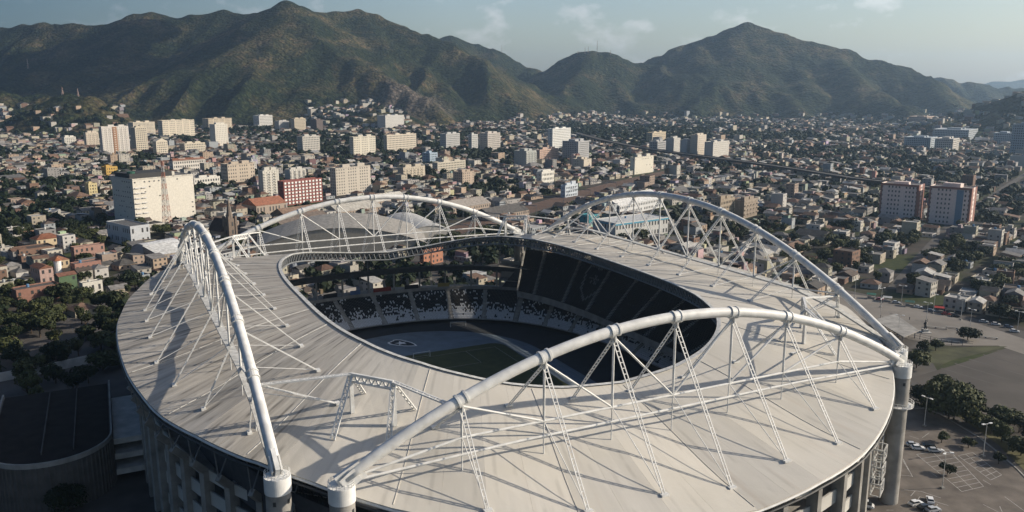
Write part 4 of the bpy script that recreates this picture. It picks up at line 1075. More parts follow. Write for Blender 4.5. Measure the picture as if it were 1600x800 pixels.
for x0,x1,yt,yb,c,lab,fl,fr,stl,phr in LM:
    if stl == 'red':
        root, W, D, H_ = block(x0,x1,yt,yb,c,lab,fl,fr,None,'grid',2.6,phr, bandcol=(.24,.09,.078), tank=False)
        pn = MB(); nx = max(4, int(W/4.)); fh = H_/fl
        for f in range(fl):
            for k in range(nx): pn.box((k+.22)*W/nx, (k+.72)*W/nx, -.22, .1, f*fh+fh*.42, f*fh+fh*.98)
        pn.build('panels', M['cap'], root, stuff=True)
    elif stl == 'tower':
        root, W, D, H_ = block(x0,x1,yt,yb,(.74,.61,.56),lab,fl,fr,None,'punch',2.9,phr)
        e = MB(); e.cur = (.27,.14,.115)
        for y in (0, D-1.6): e.box(-.25, .1, y, y+1.6, -1, H_+1.3)
        e.box(.1, W*.3, -.25, .1, -1, H_+1.3); e.box(W*.7, W, -.25, .1, -1, H_+1.3); e.box(-.3, 0, 0, D, H_-.6, H_+1.3)
        e.build('brick_edge', M['tint'], root, color=True)
        if 'blue' in lab:
            e = MB(); e.cur = (.16,.24,.33); e.box(-.22, .05, D*.18, D*.34, 0, H_-.8); e.build('blue_stripe', M['tint'], root, color=True)
    else:
        root, W, D, H_ = block(x0,x1,yt,yb,c,lab,fl,fr,None,stl,3.4 if yb < 260 else 3.2,phr, gz=yb < 215)
        if 'windowless' in lab:
            e = MB(); e.cur = (.05,.05,.05); e.box(W*.03, W*.72, D*.2, D*.9, H_, H_+4.5); e.build('plant_room', M['tint'], root, color=True)
            e = MB(); e.cur = (.03,.10,.07); e.lathe([(3.2,H_+1),(3.2,H_+6)], 14, (W*.05+3, D*.35, 0)); e.build('green_tank', M['tint'], root, color=True)
            e = MB(); e.cur = (.55,.55,.55)
            for f in range(1, 8):
                e.box(W*.02, W*.1, -1.1, -.06, f*H_/9+1.4, f*H_/9+2.0); e.box(W*.13, W*.2, -1.1, -.06, f*H_/9+1.4, f*H_/9+2.0)
            e.build('service_balconies', M['tint'], root, color=True, stuff=True)
        if 'brown middle' in lab:
            e = MB(); e.cur = (.30,.17,.10); e.box(W*.40, W*.56, -.5, .1, 0, H_); e.build('brown_strip', M['tint'], root, color=True)
        if 'school' in lab:
            e = MB(); e.cur = (.22,.09,.05); e.add([(-1,-1,H_+.5),(W+1,-1,H_+.5),(W+1,D+1,H_+.5),(-1,D+1,H_+.5),(2,D/2,H_+3.5),(W-2,D/2,H_+3.5)], [(0,1,5,4),(1,2,5),(2,3,4,5),(3,0,4)]); e.build('tiled_roof', M['tint_roof'], root, color=True)
        if 'gabled' in lab:
            e = MB(); e.cur = CRE; e.add([(-.2,-.2,H_+1.1),(W+.2,-.2,H_+1.1),(W+.2,D,H_+1.1),(-.2,D,H_+1.1),(W/2,-.2,H_+6),(W/2,D,H_+6)], [(0,1,4),(1,2,5,4),(2,3,5),(3,0,4,5)]); e.build('gable', M['tint'], root, color=True)

# ------------------------------------------------------------------ special buildings round the stadium
def wall_roof(root, W, D, H, wc, rc, rtype, floors=1, win=True, rng=rnd):
    """walls, windows and roof of a small house; local frame: corner at the origin, front face y = 0"""
    w = MB(); w.cur = wc
    ov = .35
    if rtype == 'flat':
        w.box(0,W,0,D,-.8,H)
        for a in ((0,W,0,.22),(0,W,D-.22,D),(0,.22,.22,D-.22),(W-.22,W,.22,D-.22)): w.box(*a, H+.004, H+.75)
    else: w.box(0,W,0,D,-.8,H)
    r = MB(); r.cur = rc
    if rtype == 'flat': r.box(.25,W-.25,.25,D-.25,H-.1,H+.12)
    elif rtype == 'gable':
        rh = min(W, D)*.24
        if W >= D: r.add([(-ov,-ov,H-.05),(W+ov,-ov,H-.05),(W+ov,D+ov,H-.05),(-ov,D+ov,H-.05),(-ov,D/2,H+rh),(W+ov,D/2,H+rh)], [(0,1,5,4),(2,3,4,5),(1,2,5),(3,0,4),(3,2,1,0)])
        else: r.add([(-ov,-ov,H-.05),(W+ov,-ov,H-.05),(W+ov,D+ov,H-.05),(-ov,D+ov,H-.05),(W/2,-ov,H+rh),(W/2,D+ov,H+rh)], [(1,2,5,4),(3,0,4,5),(0,1,4),(2,3,5),(3,2,1,0)])
    elif rtype == 'hip':
        rh = min(W, D)*.26; i_ = min(W, D)*.48
        if W >= D: a, b = (i_, D/2), (W-i_, D/2)
        else: a, b = (W/2, i_), (W/2, D-i_)
        r.add([(-ov,-ov,H-.05),(W+ov,-ov,H-.05),(W+ov,D+ov,H-.05),(-ov,D+ov,H-.05),(*a,H+rh),(*b,H+rh)],
              [(0,1,5,4),(1,2,5),(2,3,4,5),(3,0,4),(3,2,1,0)] if W >= D else [(0,1,4),(1,2,5,4),(2,3,5),(3,0,4,5),(3,2,1,0)])
    else:  # lean-to
        rh = D*.16; r.add([(-ov,-ov,H+.02),(W+ov,-ov,H+.02),(W+ov,D+ov,H+rh),(-ov,D+ov,H+rh),(-ov,-ov,H-.1),(W+ov,-ov,H-.1),(W+ov,D+ov,H+rh-.12),(-ov,D+ov,H+rh-.12)], [(0,1,2,3),(4,7,6,5),(0,4,5,1),(1,5,6,2),(2,6,7,3),(3,7,4,0)])
        w.add([(0,D,H),(W,D,H),(W,D,H+rh-.15),(0,D,H+rh-.15),(0,0,H),(W,0,H)], [(0,1,2,3),(4,0,3),(5,2,1)])
    wo = w.build('wall', M['tint'], root, color=True); ro = r.build('roof', M['tint_roof'], root, color=True)
    if win:
        g = MB(); fh = H/floors
        for f in range(floors):
            z0 = f*fh+fh*.35; z1 = f*fh+fh*.8
            n_ = max(1, int(W/3.))
            for k in range(n_):
                if rng.random() < .85: x = (k+.5)*W/n_; g.box(x-.65,x+.65,-.07,.1,z0,z1)
            n_ = max(1, int(D/3.2))
            for k in range(n_):
                if rng.random() < .7: y = (k+.5)*D/n_; g.box(-.07,.1,y-.6,y+.6,z0,z1); g.box(W-.1,W+.07,y-.6,y+.6,z0,z1)
        if g.v: g.build('windows', M['window'], root, stuff=True)
    if rtype == 'flat' and rng.random() < .55:
        t = MB(); t.cur = rng.choice([(.10,.20,.34),(.35,.36,.36),(.5,.5,.48)]); x, y = W*rng.uniform(.3,.7), D*rng.uniform(.3,.7)
        t.lathe([(.75,H+.12),(.85,H+1.5),(.5,H+1.8)], 8, (x,y,0)); t.build('water_tank', M['tint'], ro, color=True)
    return wo, ro
def house_px(x0, x1, yt, yb, wc, rc, rtype, label, frac=.3, floors=2, beta=None, name='house', cat='house', group=None, phrase=None, depth_m=None):
    be = BETA0 if beta is None else radians(beta); xc = x0+frac*(x1-x0); P = at(xc, yb); dep = to_px(P)[2]; gam = atan2(-P.y, -P.x)
    cA = max(.2, cos(be-gam)); cB = max(.2, abs(cos(be-pi/2-gam))); pw = (x1-x0)*dep/FPX
    W = max(4, pw*(1-frac)/cA); D = max(4, pw*frac/cB) if not depth_m else depth_m; H = (yb-yt)*dep/FPX
    root = empty(name, P, be+pi/2); tag(root, label, cat, group)
    c = cos(be+pi/2); s = sin(be+pi/2); occupied.append((P.x+c*W/2-s*D/2, P.y+s*W/2+c*D/2, hypot(W, D)/2+1))
    wall_roof(root, W, D, H, wc, rc, rtype, floors)
    if phrase: landmarks.append(((x0+x1)/2, (yt+yb)/2, phrase))
    return root, W, D, H
TER = (.20,.085,.05); BRK = (.23,.125,.095); FIB = (.20,.20,.20); LGT = (.45,.45,.44)
house_px(20,89,455,480, BRK, (.10,.09,.085), 'flat', 'long red brick shell building near the stadium wall', .12, 2, phrase='the long red brick shell')
house_px(50,95,375,393, (.52,.42,.28), TER, 'hip', 'yellow house with terracotta hip roof among the trees', .2, 2, phrase='the yellow hip roofed house')
house_px(113,161,388,409, (.31,.19,.155), (.09,.09,.09), 'flat', 'pink brick building with a wide dark flat roof', .1, 2, phrase='the pink brick building')
house_px(112,156,414,432, (.27,.15,.12), (.13,.125,.12), 'flat', 'low red walled yard building with grey flat roof', .15, 1, phrase='the low red walled building')
house_px(76,107,408,421, (.45,.36,.24), (.24,.12,.075), 'hip', 'small house with bright orange hip roof', .3, 1, phrase='the orange hip roofed house')
house_px(52,83,420,446, (.38,.27,.24), (.19,.09,.06), 'gable', 'rose house with steep terracotta gable and white window frames', .4, 2, phrase='the rose gabled house')
house_px(88,119,432,455, (.085,.135,.075), (.17,.085,.06), 'gable', 'green walled house with terracotta roof', .2, 2, phrase='the green walled house')
house_px(126,159,444,462, (.52,.50,.45), (.16,.15,.14), 'flat', 'white blank walled shed with stained front', .15, 1, phrase='the white stained shed')
house_px(67,96,394,405, (.48,.45,.38), FIB, 'flat', 'cream two storey house with open roof terrace', .3, 2, phrase='the cream terrace house')
house_px(40,68,366,376, (.55,.53,.5), (.33,.18,.12), 'lean', 'white cottage with pinkish tin roof', .2, 1, phrase='the white cottage')
house_px(98,128,377,390, (.45,.38,.27), (.19,.11,.08), 'hip', 'tan house with brown hip roof beside the grove', .3, 1, phrase='the tan house')
# turret on the rose house row
P = at(92, 431); o = empty('round_turret', P); tag(o, 'small white round turret with pointed cap beside the orange roof', 'turret')
m = MB(); m.lathe([(2.1,0),(2.1,9),(2.3,9.2),(2.3,9.8)], 12); m.build('wall', M['cap'], o)
m = MB(); m.cur = (.3,.12,.06); m.lathe([(2.6,9.81),(.1,12.2)], 12); m.build('roof', M['tint_roof'], o, color=True)
occupied.append((P.x, P.y, 4))
# pale sheds in front of the big cream block
house_px(172,234,355,386, (.44,.46,.48), (.12,.12,.12), 'flat', 'pale corrugated shed below the huge cream block', .55, 2, name='shed', cat='shed', phrase='the pale corrugated shed')
house_px(235,284,398,412, (.30,.26,.22), (.58,.58,.56), 'lean', 'low shed with a wide white roof behind the left arch', .3, 1, name='shed', cat='shed', depth_m=22)
def vault(x0, x1, ybase, yeave, rise, L, beta, wc, rc, label, cat='hall', rxc=.5):
    P = at(x0+(x1-x0)*rxc, ybase); dep = to_px(P)[2]; Wd = (x1-x0)*dep/FPX; He = max(2, (ybase-yeave)*dep/FPX)
    root = empty('vaulted_hall', P, radians(beta)); tag(root, label, cat)
    b = MB(); b.cur = wc; b.box(-Wd/2,Wd/2,0,L,-.5,He)
    n_ = 14; arc = [(-Wd/2+Wd*i/n_, He+rise*(1-(2*i/n_-1)**2)) for i in range(n_+1)]
    k = len(b.v); b.v += [(x,0,z) for x, z in arc]+[(-Wd/2,0,He-.01),(Wd/2,0,He-.01)]; b.f.append(tuple([k+n_+1]+[k+n_+2]+[k+i for i in range(n_, -1, -1)])); b.c.append(wc)
    b.build('wall', M['tint'], root, color=True)
    r = MB(); r.cur = rc
    for i in range(n_):
        (xa,za),(xb,zb) = arc[i], arc[i+1]
        r.add([(xa,-.6,za+.1),(xb,-.6,zb+.1),(xb,L+.6,zb+.1),(xa,L+.6,za+.1),(xa,-.6,za-.25),(xb,-.6,zb-.25),(xb,L+.6,zb-.25),(xa,L+.6,za-.25)], [(0,1,2,3),(7,6,5,4),(0,4,5,1),(2,6,7,3)])
    r.build('roof', M['tint_roof'], root, color=True)
    ctr = Vector((0,L/2,0)); ctr.rotate(Matrix.Rotation(radians(beta),3,'Z')); occupied.append((P.x+ctr.x, P.y+ctr.y, max(Wd, L)*.6)); landmarks.append(((x0+x1)/2, yeave, label))
vault(400,668,398,384,13,70,10,(.30,.28,.24),(.30,.285,.26), 'broad grey vaulted hall right behind the far stand')
vault(636,708,372,362,5,75,24,(.36,.35,.33),(.44,.44,.43), 'white vaulted hall beside the broad grey one')
vault(195,247,402,392,5,26,-30,(.42,.42,.42),(.50,.51,.52), 'small pale curved roof shed behind the left arch')
# long roofs of the old railway works
for (x0,x1,yt,yb,rc,lab) in [(430,520,352,362,(.16,.13,.11),'low brown long shed roof left of the vaulted hall'),(440,500,338,346,(.22,.15,.11),'rusty long shed roof under the far arch'),(520,600,332,340,(.40,.38,.34),'pale long shed roof under the far arch'),(560,640,318,327,(.52,.50,.45),'cream sawtooth shed below the beige slab'),(395,448,322,338,(.30,.13,.08),'low brick shed in front of the red block'),(760,830,338,346,(.10,.095,.09),'dark long platform roof beside the railway'),(700,770,326,334,(.3,.27,.24),'tan long roof beside the railway')]:
    house_px(x0,x1,yt,yb,(.34,.28,.23),rc,'gable',lab,.12,1,name='shed',cat='shed',depth_m=24,group='sheds of the railway works')
# orange building seen through the open end
house_px(657,693,392,416,(.36,.17,.11),(.25,.13,.09),'hip','orange brick house seen under the far roof edge',.15,3,phrase=None)
# pale works building with blue trim behind the right arch
root, W, D, H_ = house_px(925,1046,350,378,(.52,.52,.50),(.50,.51,.51),'flat','long white works building with blue band behind the right arch',.3,2,name='works_building',cat='building',beta=-55,phrase='the long white works building')
m = MB(); m.cur = (.10,.30,.42); m.box(-.3,W+.3,-.3,D+.3,H_-1.2,H_-.1); m.build('blue_band', M['tint'], root, color=True)
house_px(905,936,338,356,(.05,.22,.26),(.05,.20,.24),'flat','teal cube building by the railway',.5,2,phrase='the teal cube')
house_px(950,1040,322,338,(.55,.56,.56),(.60,.60,.58),'gable','white long shed behind the works building',.2,2,name='shed',cat='shed',depth_m=30)
# church
P = at(361, 377); dep = to_px(P)[2]; o = empty('church', P, radians(-35)); tag(o, 'stone church with a tall pointed spire and dark steep roof', 'church'); landmarks.append((350,345,'the church spire')); occupied.append((P.x-8, P.y+10, 24))
hs = (377-307)*dep/FPX
m = MB(); m.cur = (.16,.125,.10); m.box(-3.2,3.2,-3.2,3.2,0,hs*.52)
for sx2 in (-1,1):
    for sy2 in (-1,1): m.box(sx2*3.0-.8,sx2*3.0+.8,sy2*3.0-.8,sy2*3.0+.8,0,hs*.57)
m.build('tower', M['tint'], o, color=True)
m = MB(); m.cur = (.17,.14,.115); m.lathe([(3.0,hs*.52),(2.4,hs*.58),(.15,hs*.97)], 8); sp = m.build('spire', M['tint'], o, color=True)
m = MB(); m.beam((0,0,hs*.96),(0,0,hs),.12); m.beam((-.7,0,hs*.985),(.7,0,hs*.985),.1); m.build('cross', M['cap'], sp)
m = MB(); m.cur = (.22,.17,.13); m.box(-18,-3,-6,6,-.5,8); m.build('nave_wall', M['tint'], o, color=True)
m = MB(); m.cur = (.055,.035,.03); m.add([(-18.5,-6.8,7.9),(-2.8,-6.8,7.9),(-2.8,6.8,7.9),(-18.5,6.8,7.9),(-18.5,0,17),(-2.8,0,17)], [(0,1,5,4),(2,3,4,5),(1,2,5),(3,0,4),(3,2,1,0)]); m.build('nave_roof', M['tint_roof'], o, color=True)
for k, (z, sc2) in enumerate([(hs*.40,1),(hs*.22,1.2)]):
    for a in range(4):
        m = MB(); c, s = cos(a*pi/2), sin(a*pi/2); m.obox((3.22*c,3.22*s,z), (c,s,0), (-s,c,0), (0,0,1), .08, .7, 1.6); m.build('belfry_opening', M['dark_steel'], o)
# lattice mast
def mast(P, h, w, label, band=True, group=None):
    o = empty('lattice_mast', P); tag(o, label, 'mast', group); n_ = 12
    for j in range(n_):
        m = MB(); z0, z1 = h*j/n_, h*(j+1)/n_; w0, w1 = w*(1-.8*j/n_), w*(1-.8*(j+1)/n_); m.cur = (.42,.20,.15) if j % 2 else (.5,.48,.45)
        cs = [(-1,-1),(1,-1),(1,1),(-1,1)]; t_ = max(.12, w*.035)
        for i in range(4):
            a, b = cs[i], cs[(i+1) % 4]
            m.beam((a[0]*w0,a[1]*w0,z0),(a[0]*w1,a[1]*w1,z1),t_); m.beam((a[0]*w0,a[1]*w0,z0),(b[0]*w1,b[1]*w1,z1),t_*.7); m.beam((b[0]*w0,b[1]*w0,z0),(a[0]*w1,a[1]*w1,z1),t_*.7); m.beam((a[0]*w1,a[1]*w1,z1),(b[0]*w1,b[1]*w1,z1),t_*.7)
        m.build('mast_section', M['tint'], o, color=True)
    m = MB(); m.beam((0,0,h),(0,0,h*1.07),.15); m.build('antenna', M['steel'], o)
P = at(262, 356); dep = to_px(P)[2]; mast(P, 104*dep/FPX, 2.9, 'tall red and white lattice mast in front of the huge cream block'); occupied.append((P.x, P.y, 6))
for (px, py, hp, lab) in [(933,82,17,'tallest red and white mast on the dome hill'),(914,84,10,'thin mast left of the tallest on the dome hill'),(919,83,10,'second thin mast beside the tallest on the dome hill'),(954,86,8,'short mast on the right shoulder of the dome hill'),(903,86,5,'very short mast on the left shoulder of the dome hill'),(44,108,15,'steel mast on the dark left hillside'),(98,150,11,'mast on the green knoll, left one'),(122,150,12,'mast on top of the green knoll'),(784,84,12,'mast on the ridge behind the cliff')]:
    best = None
    for dd in np.arange(1900, 4700, 20.):
        q = at_depth(px, py, dd); h = hill_at(q.x, q.y)
        if h >= q.z-3: best = Vector((q.x, q.y, max(0, h)-.5)); break
    if best is None: best = at_depth(px, py, 3850 if px > 500 else 2150); best.z = max(0, ground_h(best.x, best.y))-.5
    mast(best, hp*to_px(best)[2]/FPX, 2.2, lab, group='masts on the hills')

# ------------------------------------------------------------------ access ramp building and low roofs left of the stadium
o = empty('ramp_building', s2w(-134, 4), SROT); tag(o, 'curved concrete access ramp building in the stadium shadow', 'ramp building')
def dshape(x0, x1, ylo, yhi, k=18):
    r = (x1-x0)/2; cx_ = (x0+x1)/2
    return [(x0, yhi)]+[(cx_+r*cos(pi+pi*i/k), ylo+r+r*sin(pi+pi*i/k)) for i in range(k+1)]+[(x1, yhi)]
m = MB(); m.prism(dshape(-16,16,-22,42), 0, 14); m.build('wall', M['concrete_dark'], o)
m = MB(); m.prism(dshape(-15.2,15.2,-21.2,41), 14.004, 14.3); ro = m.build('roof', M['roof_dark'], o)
pts = dshape(-15.8,15.8,-21.8,42)
m = MB()
for a, b in zip(pts[:-1], pts[1:]): m.beam((*a,14.5), (*b,14.5), .25, .7)
m.build('parapet', M['concrete'], ro)
for i in range(1, len(pts)-2):
    for f in (0, .5):
        a, b = Vector((*pts[i],0)), Vector((*pts[i+1],0)); p = a.lerp(b, f); nrm = Vector((p.x, p.y+6, 0)).normalized()
        m = MB(); m.box(-.18,.18,-.18,.18,0,13.7); q = m.build('wall_fin', M['concrete_dark'], o); q.location = (p.x+nrm.x*.3, p.y+nrm.y*.3, 0)
for x in (-2, 6):
    m = MB(); m.box(x-.15,x+.15,-14,38,14.3,15.1); m.build('roof_kerb', M['concrete_dark'], ro)
for k in range(3):
    m = MB(); m.box(16.2,30,-10+k*1.5,30,2.5+k*4.2,4.2+k*4.2); m.build('ramp_flight', M['concrete_light'], o)
o = empty('low_annex', s2w(-128, -66), SROT); tag(o, 'low flat-roofed annex with pale kerb in the stadium shadow', 'annex')
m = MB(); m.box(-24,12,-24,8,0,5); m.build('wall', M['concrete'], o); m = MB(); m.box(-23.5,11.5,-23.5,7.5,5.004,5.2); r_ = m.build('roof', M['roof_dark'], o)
m = MB()
for a in ((-24,12,-24,-23.4),(-24,12,7.4,8),(-24,-23.4,-23.4,7.4),(11.4,12,-23.4,7.4)): m.box(*a, 5.01, 5.9)
m.build('kerb', M['concrete_light'], r_)
o = empty('boundary_wall', (0,0,0)); tag(o, 'long pale boundary wall running up to the stadium on the dark side', 'wall')
for (a, b) in [((-20,600),(60,585)),((60,585),(175,560))]:
    m = MB(); pa, pb = at(*a), at(*b); m.beam((pa.x,pa.y,1.8),(pb.x,pb.y,1.8),.3,1.8); m.build('wall_panel', M['concrete_light'], o)

# ------------------------------------------------------------------ right: parking lot, plaza, dirt field
def sheet_px(name, pts, z, mat, label):
    m = MB(); P = [at(*q, z) for q in pts]; m.sheet([(p.x,p.y) for p in P][::-1], z); o = m.build(name, mat)
    # make sure it faces up
    if o.data.polygons[0].normal.z < 0: o.data.flip_normals()
    return tag(o, label, kind='structure')
M['lot'] = simple('worn_brown_asphalt', (.13,.112,.096), .95, var=.42, scale=.16, bump=.2, bscale=3.)
M['dirt'] = simple('bare_earth', (.072,.064,.057), .95, var=.35, scale=.045, bump=.3, bscale=1.)
M['plaza'] = simple('plaza_paving', (.19,.172,.15), .9, var=.25, scale=.06)
M['lawn'] = simple('rough_grass', (.055,.058,.026), .95, var=.5, scale=.12, bump=.4, bscale=2.)
M['verge'] = simple('dry_grass', (.085,.08,.035), .95, var=.4, scale=.2, bump=.3, bscale=2.)
sheet_px('stadium_apron', [(300,900),(0,760),(-60,560),(160,470),(240,400),(1000,362),(1300,440),(1430,520),(1500,640),(1900,900)], .02, M['asphalt'], 'paved apron round the stadium')
sheet_px('parking_lot', [(1395,640),(1430,630),(1470,645),(1530,680),(1590,730),(1640,790),(1760,900),(1250,900),(1330,700)], .04, M['lot'], 'asphalt car park')
sheet_px('dirt_field', [(1425,590),(1500,568),(1600,535),(1760,500),(1900,640),(1700,690),(1560,650),(1480,640)], .05, M['dirt'], 'bare brown earth field')
sheet_px('plaza', [(1300,455),(1360,462),(1440,482),(1530,505),(1620,535),(1620,560),(1560,540),(1480,540),(1420,530),(1360,505),(1290,470)], .06, M['plaza'], 'pale paved plaza')
sheet_px('lawn', [(1425,545),(1470,545),(1530,541),(1575,541),(1535,551),(1490,562),(1470,571),(1452,566),(1425,556)], .07, M['lawn'], 'rough grass patch')
sheet_px('grass_verge', [(1425,632),(1450,630),(1500,652),(1560,695),(1600,735),(1700,820),(1690,780),(1600,700),(1540,660),(1480,632)], .09, M['verge'], 'dry grass verge beside the car park')
sheet_px('street', [(1290,446),(1400,470),(1500,492),(1620,522),(1620,536),(1530,506),(1440,483),(1360,463),(1290,455)], .08, M['asphalt'], 'street along the plaza')
# kerb along the verge
o = empty('kerb', (0,0,0)); tag(o, 'dark kerb curving along the car park edge', kind='structure')
kp = [at(*q) for q in [(1420,640),(1445,638),(1470,648),(1500,666),(1530,684),(1560,708),(1590,734),(1620,765)]]
for a, b in zip(kp[:-1], kp[1:]):
    m = MB(); m.beam((a.x,a.y,.1),(b.x,b.y,.1),.25,.12); m.build('kerb_stone', M['concrete'], o)
# bay markings
mk = MB()
def mline(p, q, w=.085):
    a, b = at(*p, .047), at(*q, .047); d = (b-a).normalized(); s = Vector((-d.y,d.x,0))*w
    mk.sheet([(a-s).xy[:], (b-s).xy[:], (b+s).xy[:], (a+s).xy[:]], .047)
def grid_bays(c00, c10, c01, c11, n_):
    L = lambda a, b, f: (a[0]+(b[0]-a[0])*f, a[1]+(b[1]-a[1])*f)
    mline(c00, c01); mline(c10, c11); mid0, mid1 = L(c00,c10,.5), L(c01,c11,.5); mline(mid0, mid1)
    for k in range(n_+1):
        f = k/n_; mline(L(c00,c01,f), L(c10,c11,f))
grid_bays((1432,710),(1482,702),(1503,768),(1537,760),9)
grid_bays((1497,712),(1520,707),(1548,750),(1565,742),6)
for p, q in [((1411,720),(1420,735)),((1453,737),(1464,745)),((1421,681),(1436,686)),((1489,712),(1499,720)),((1411,717),(1426,745)),((1405,742),(1426,744)),((1413,765),(1440,768)),((1430,767),(1423,775)),((1440,768),(1470,778)),((1536,788),(1560,800)),((1562,791),(1566,800)),((1437,776),(1430,787)),((1437,776),(1482,790)),((1465,788),(1458,798)),((1570,776),(1600,798)),((1385,797),(1396,797)),((1441,684),(1452,676)),((1536,750),(1548,757))]: mline(p, q)
tag(mk.build('bay_marking', M['paint']), 'white parking bay lines', kind='structure')
sy = MB()
for k in range(7):
    a, b = at(1470+k*22, 575-k*7, .056), at(1620, 620-k*14, .056); d = (b-a).normalized(); s = Vector((-d.y,d.x,0))*.5
    sy.sheet([(a-s).xy[:], (b-s).xy[:], (b+s).xy[:], (a+s).xy[:]], .056)
tag(sy.build('tyre_tracks', M['asphalt']), 'worn tracks across the earth field', kind='structure')

# cars
def car_mesh_parts(L=4.2, W=1.75, van=False):
    prof = [(-L/2,.35),(-L/2,.75),(-L/2+.12,.95),(-L*.30,1.0),(L*.22,.95),(L/2-.1,.80),(L/2,.55),(L/2,.35)]
    if van: prof = [(-L/2,.4),(-L/2,1.1),(-L/2+.05,1.25),(L*.25,1.25),(L/2-.25,1.0),(L/2,.6),(L/2,.4)]
    b = MB(); n = len(prof)
    for y, k in ((-W/2,1),(W/2,1)): b.v += [(x,y,z) for x, z in prof]
    b.f += [tuple(range(n)), tuple(range(2*n-1, n-1, -1))]+[((i+1) % n, i, n+i, n+(i+1) % n) for i in range(n)]; b.c += [(.5,)*3]*(n+2)
    cab = [(-L*.42,.97),(-L*.33,1.42),(L*.06,1.45),(L*.22,.96)] if not van else [(-L*.49,1.22),(-L*.47,2.05),(L*.2,2.08),(L*.38,1.2)]
    g = MB(); w0, w1 = W/2-.06, W/2-.2
    v = [(cab[0][0],-w0,cab[0][1]),(cab[1][0],-w1,cab[1][1]),(cab[2][0],-w1,cab[2][1]),(cab[3][0],-w0,cab[3][1])]; v += [(x,-y,z) for x,y,z in v]
    g.add(v, [(0,3,2,1),(4,5,6,7),(1,2,6,5),(0,1,5,4),(2,3,7,6)])
    r = MB(); z = cab[1][1]; r.box(cab[1][0]+.02, cab[2][0]-.02, -w1+.02, w1-.02, z-.02, z+.07)
    if van: r.box(-L*.47, L*.05, -W/2+.02, W/2-.02, 1.2, 2.0)
    wh = MB()
    wh.tube([(0,-.11,0),(0,.11,0)], .32, 12)
    wh_me = wh.mesh('wheel', M['tyre'])
    hub = MB(); hub.tube([(0,-.13,0),(0,.13,0)], .17, 8)
    return b, g, r, wh_me, hub.mesh('rim', M['steel_dirty'])
M['tyre'] = simple('tyre_rubber', (.02,.02,.02), .8)
M['carglass'] = simple('car_glass', (.02,.025,.03), .1, spec=.6)
_cp = {}
def car(px, py, az, col, label, van=False, world=None, group='cars in the car park'):
    key = (col, van)
    if key not in _cp:
        mt = simple('car_paint', col, .28, var=.05, spec=.5); mt.node_tree.nodes['Principled BSDF'].inputs['Coat Weight'].default_value = .4
        b, g, r, wm, hm = car_mesh_parts(5.2 if van else 4.2, 1.95 if van else 1.75, van)
        _cp[key] = (b.mesh('body', mt), g.mesh('windows', M['carglass']), r.mesh('roof_panel', mt), wm, hm)
    bm, gm, rm, wm, hm = _cp[key]
    P = at(px, py, .05) if world is None else world
    o = empty('van' if van else 'car', P, radians(az)); tag(o, label, 'van' if van else 'car', group)
    link('body', bm, o); link('windows', gm, o); link('roof_panel', rm, o); L = 5.2 if van else 4.2; W = 1.95 if van else 1.75
    for sx2 in (-1,1):
        for sy2 in (-1,1):
            w = link('wheel', wm, o, (sx2*L*.31, sy2*(W/2-.08), .32)); link('rim', hm, w)
    for sy2 in (-1, 1):
        m = MB(); m.box(L/2-.06, L/2+.02, sy2*W*.32-.18, sy2*W*.32+.18, .58, .72); m.build('headlight', M['cap'], o)
    return o
SIL = (.42,.43,.44); BLK = (.015,.016,.018); WHT = (.7,.7,.69); BLU = (.10,.13,.19); RED = (.35,.04,.03)
car(1426,697,-8,SIL,'silver car furthest back in the car park')
car(1434,702,-8,WHT,'white car parked beside the silver one, nearest the pylon')
car(1451,699,-8,BLK,'black car parked right of the white car')
car(1460,706,-8,SIL,'silver blue car in front of the black one')
car(1431,789,20,WHT,'white hatchback near the bottom edge of the car park')
car(1453,784,70,WHT,'white car pointing uphill near the bottom edge')
car(1445,795,15,BLK,'black car between the two white cars')
car(1458,799,15,SIL,'silver car cut by the bottom edge')
car(1350,792,-25,WHT,'white van under the stadium rim', van=True)
for i, (px, py, c, lab) in enumerate([(1375,469,RED,'red car parked on the plaza street'),(1400,474,SIL,'silver car leftmost on the plaza street'),(1478,492,RED,'second red car on the plaza street'),(1493,495,BLK,'black car on the plaza street by the red one'),(1537,504,SIL,'silver car in front of the dark house row'),(1556,508,WHT,'white car in front of the dark house row'),(1585,519,WHT,'white car nearest the picture edge on the street'),(1575,512,BLU,'dark blue car behind the white one on the street'),(1435,481,WHT,'white car between the stalls on the street'),(1455,487,BLU,'blue car between the stalls on the street')]):
    car(px, py, -27+(i % 3), c, lab, group='cars along the plaza street')
# light poles
def lamp(px, py, h, label, group='car park lamp posts', heads=2):
    P = at(px, py, .05); o = empty('lamp_post', P, rnd.random()*3); tag(o, label, 'lamp post', group)
    m = MB(); m.tube([(0,0,0),(0,0,h)], [.14,.08], 8); m.build('pole', M['steel_dirty'], o)
    m = MB(); m.box(-.5,.5,-.5,.5,0,.5); m.build('base', M['concrete'], o)
    for k in range(heads):
        a = 2*pi*k/heads; m = MB(); m.beam((0,0,h),(1.3*cos(a),1.3*sin(a),h+.1),.06); m.obox((1.5*cos(a),1.5*sin(a),h+.1),(cos(a),sin(a),0),(-sin(a),cos(a),0),(0,0,1),.55,.3,.12); m.build('lamp_head', M['cap'], o)
lamp(1472,763,11.3,'twin headed lamp post in the middle of the car park', heads=3)
lamp(1444,666,10.5,'lamp post at the car park edge by the big tree')
lamp(1536,713,11,'lamp post on the verge right of the car park')
